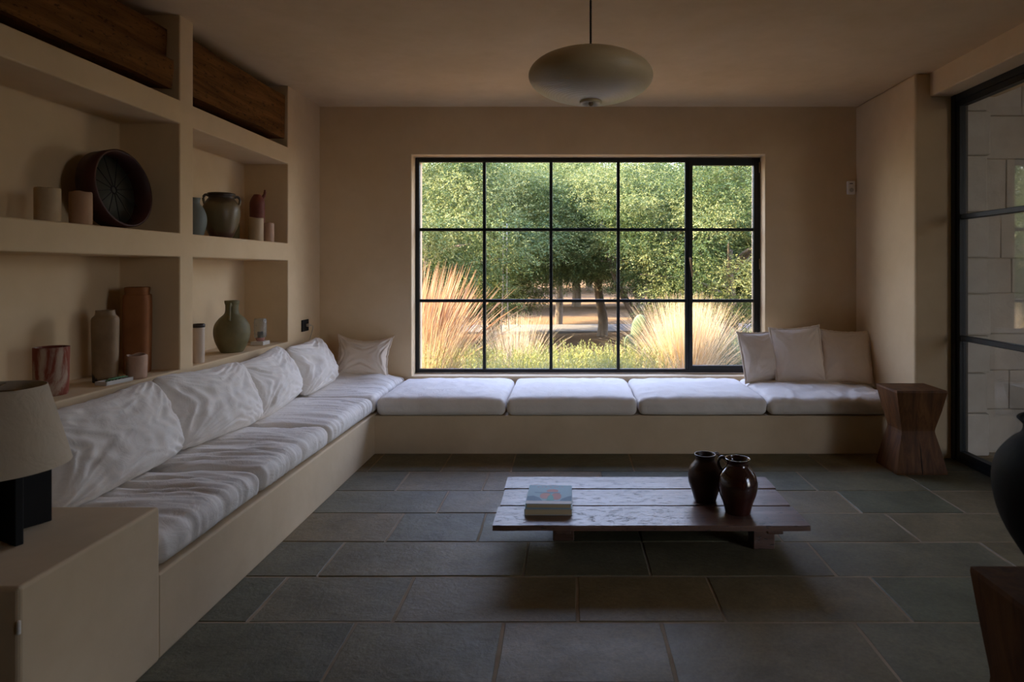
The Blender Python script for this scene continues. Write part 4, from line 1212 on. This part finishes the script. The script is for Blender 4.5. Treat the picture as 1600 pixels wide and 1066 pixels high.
# grasses
def blades(name, seed, n_, Lr, spread, width, m, gravity=0.55, base_r=0.08, lean=(0, 0), tone0=0.5, plume=0.0, ymin=-0.5):
    r = np.random.default_rng(seed)
    a = r.uniform(0, 2 * PI, n_); inc = np.abs(r.normal(0, spread, n_)).clip(0, 1.25)
    d0 = np.stack([np.cos(a) * np.sin(inc) + lean[0], np.sin(a) * np.sin(inc) + lean[1], np.cos(inc)], 1); d0 = unit(d0)
    L = r.uniform(Lr[0], Lr[1], n_); br = base_r * np.sqrt(r.uniform(0, 1, n_))
    P0 = np.stack([np.cos(a) * br, np.sin(a) * br, np.zeros(n_)], 1)
    seg = 6
    side = unit(np.cross(d0, unit(r.normal(size=(n_, 3)))))
    V = np.empty((n_, (seg + 1) * 2, 3), dtype=np.float32)
    p = P0.copy(); d = d0.copy()
    for k in range(seg + 1):
        w = width * (1 - (k / seg) * 0.8)
        if plume and k in (seg - 1, seg - 2): w = width * plume
        V[:, k * 2] = p - side * w / 2; V[:, k * 2 + 1] = p + side * w / 2
        hor = np.linalg.norm(d[:, :2], axis=1)
        d = unit(d + np.array([0, 0, -1.0]) * (gravity * hor * (0.25 + k / seg) * 0.45)[:, None])
        p = p + d * (L / seg)[:, None]
    V[:, :, 1] = np.maximum(V[:, :, 1], ymin)
    nv = (seg + 1) * 2
    base = (np.arange(n_) * nv)[:, None, None]
    q = np.array([[k * 2, k * 2 + 1, k * 2 + 3, k * 2 + 2] for k in range(seg)])[None]
    F = (base + q).reshape(-1).astype(np.int32); nf = n_ * seg
    me = bpy.data.meshes.new(name)
    me.vertices.add(n_ * nv); me.vertices.foreach_set('co', V.reshape(-1))
    me.loops.add(nf * 4); me.loops.foreach_set('vertex_index', F)
    me.polygons.add(nf); me.polygons.foreach_set('loop_start', np.arange(0, nf * 4, 4, dtype=np.int32)); me.polygons.foreach_set('loop_total', np.full(nf, 4, dtype=np.int32))
    tn = np.clip(np.repeat((tone0 + r.normal(0, 0.2, n_))[:, None], nv, 1) , 0, 1)
    at = me.attributes.new('tone', 'FLOAT', 'POINT'); at.data.foreach_set('value', tn.reshape(-1).astype(np.float32))
    me.materials.append(m); me.update(calc_edges=True)
    return me
def plant(name, me, loc, lab, cat, group=None, s=1.0, rz=0.0):
    o = bpy.data.objects.new(name, me); C.objects.link(o); o.location = loc; o.scale = (s, s, s); o.rotation_euler = (0, 0, rz)
    return tag(o, lab, cat, group)
plant('fountain_grass', blades('fountain_grass', 1, 620, (0.85, 1.5), 0.24, 0.0036, M['rust'], 0.35, 0.16, (0.20, 0), 0.55, 2.2, -0.75), (X(648, 6.6), 6.6, GZ), 'tall rust-tipped fountain grass by the shelf side of the window', 'grass')
plant('fountain_grass', blades('fountain_grass', 11, 1300, (0.55, 1.05), 0.33, 0.0042, M['straw'], 0.5, 0.16, (0.15, 0), 0.7, 0, -0.6), (X(672, 6.4), 6.4, GZ), 'shorter pale grass at the foot of the rust-tipped grass', 'grass')
plant('feather_grass', blades('feather_grass', 2, 900, (0.45, 0.9), 0.40, 0.0045, M['straw'], 0.5, 0.10, (0, 0), 0.9), (X(805, 7.0), 7.0, GZ), 'small bleached feather grass tuft below the hanging ropes', 'grass')
plant('feather_grass', blades('feather_grass', 3, 3200, (0.7, 1.12), 0.36, 0.0042, M['straw'], 0.6, 0.12, (0, 0), 0.75, 0, -0.6), (X(1073, 6.4), 6.4, GZ + 0.02), 'big golden feather grass clump in front of the opening sash', 'grass')

def sprig_bush(name, seed, n_, hr, rx, ry, m, needle=0.028, tone=0.5, wd=0.006):
    r = np.random.default_rng(seed)
    bp = np.stack([r.uniform(-rx, rx, n_), r.uniform(-ry, ry, n_), np.zeros(n_)], 1)
    hh = r.uniform(hr[0], hr[1], n_)
    d = unit(np.stack([r.normal(0, .16, n_), r.normal(0, .16, n_), np.ones(n_)], 1))
    P, D, T = [], [], []
    K = 46
    for k in range(K):
        f = 0.25 + 0.75 * k / K
        p = bp + d * (hh * f)[:, None]
        a = k * 2.4 + r.uniform(0, 6.28, n_)
        o = np.stack([np.cos(a), np.sin(a), np.full(n_, 1.1)], 1)
        P.append(p); D.append(unit(o)); T.append(np.clip(tone + 0.45 * (f - 0.6) + r.normal(0, .12, n_), 0, 1))
    P = np.concatenate(P); D = np.concatenate(D); T = np.concatenate(T); k = len(P)
    side = unit(np.cross(D, r.normal(size=(k, 3))))
    return leaf_mesh(name, P, D, side, needle * r.uniform(.7, 1.3, k), wd * r.uniform(.8, 1.2, k), T, m)
ros = [sprig_bush('rosemary_bush', 21, 260, (0.42, 0.66), 0.36, 0.30, M['rosemary']), sprig_bush('rosemary_bush', 22, 260, (0.40, 0.62), 0.36, 0.30, M['rosemary'])]
RL = ['yellow-green rosemary bush at the foot of the tall rust grass', 'yellow-green rosemary bush below the bleached tuft', 'rosemary bush in the middle of the window view',
      'rosemary bush just beyond the middle one, next to the cactus', 'rosemary bush in front of the prickly pear']
for i, (px, D) in enumerate([(715, 6.35), (795, 6.15), (870, 6.3), (930, 6.2), (990, 6.25)]):
    plant('rosemary_bush', ros[i % 2], (X(px, D), D, GZ), RL[i], 'bush', 'rosemary bushes under the window', 1.0, i * 1.1 * 0)
    if i in (1, 3): pass
bl = sprig_bush('grey_bush', 31, 240, (0.40, 0.78), 0.26, 0.22, M['blue_bush'], 0.04, 0.45, 0.008)
plant('grey_bush', bl, (X(1150, 6.5), 6.5, GZ), 'grey-green bush behind the first cream pillow', 'bush')
plant('grey_bush', bl, (X(1205, 6.9), 6.9, GZ), 'grey-green bush hidden further along behind the cream pillows', 'bush', None, 0.9, 1.0)

# prickly pear
t = thing('prickly_pear', (X(990, 6.9), 6.9, GZ), 'green prickly pear cactus with oval pads between bush and golden grass', 'cactus')
def pad(px, py, pz, rx, rz_, yaw, roll, nm='pad'):
    o = lathe(nm, [(0.001, -1), (0.35, -0.92), (0.62, -0.7), (0.86, -0.3), (1.0, 0.15), (0.94, 0.5), (0.72, 0.8), (0.4, 0.96), (0.001, 1)], M['cactus'], t, 20, cap=False)
    for v in o.data.vertices:
        v.co = Vector((v.co.x * rx, v.co.y * 0.022, v.co.z * rz_))
    o.location = (px, py, pz); o.rotation_euler = (0, roll, yaw)
    for k in range(14):
        pass
pad(0, 0, 0.20, 0.10, 0.19, 0.1, 0.0)
pad(-0.03, 0, 0.50, 0.085, 0.15, 0.5, -0.15)
pad(0.045, 0.01, 0.72, 0.075, 0.15, -0.4, 0.35)
pad(0.12, -0.02, 0.42, 0.07, 0.12, 0.9, 0.5)

# slimmer radii for the shelf pots
for nm, k in (('clay_pot', 0.79), ('clay_cup', 0.86), ('clay_cylinder', 0.86), ('clay_jug', 0.90), ('clay_bottle', 0.83), ('clay_bottle.001', 0.86),
              ('candle', 0.79), ('candle.001', 0.80), ('clay_jar', 0.86), ('clay_jar.001', 0.89), ('clay_bottle.002', 0.9), ('clay_bottle.003', 0.92), ('candle.002', 0.9), ('candle.003', 0.92), ('black_pot', 0.92)):
    o = bpy.data.objects.get(nm)
    if o: o.scale = (k, k, 1.0)
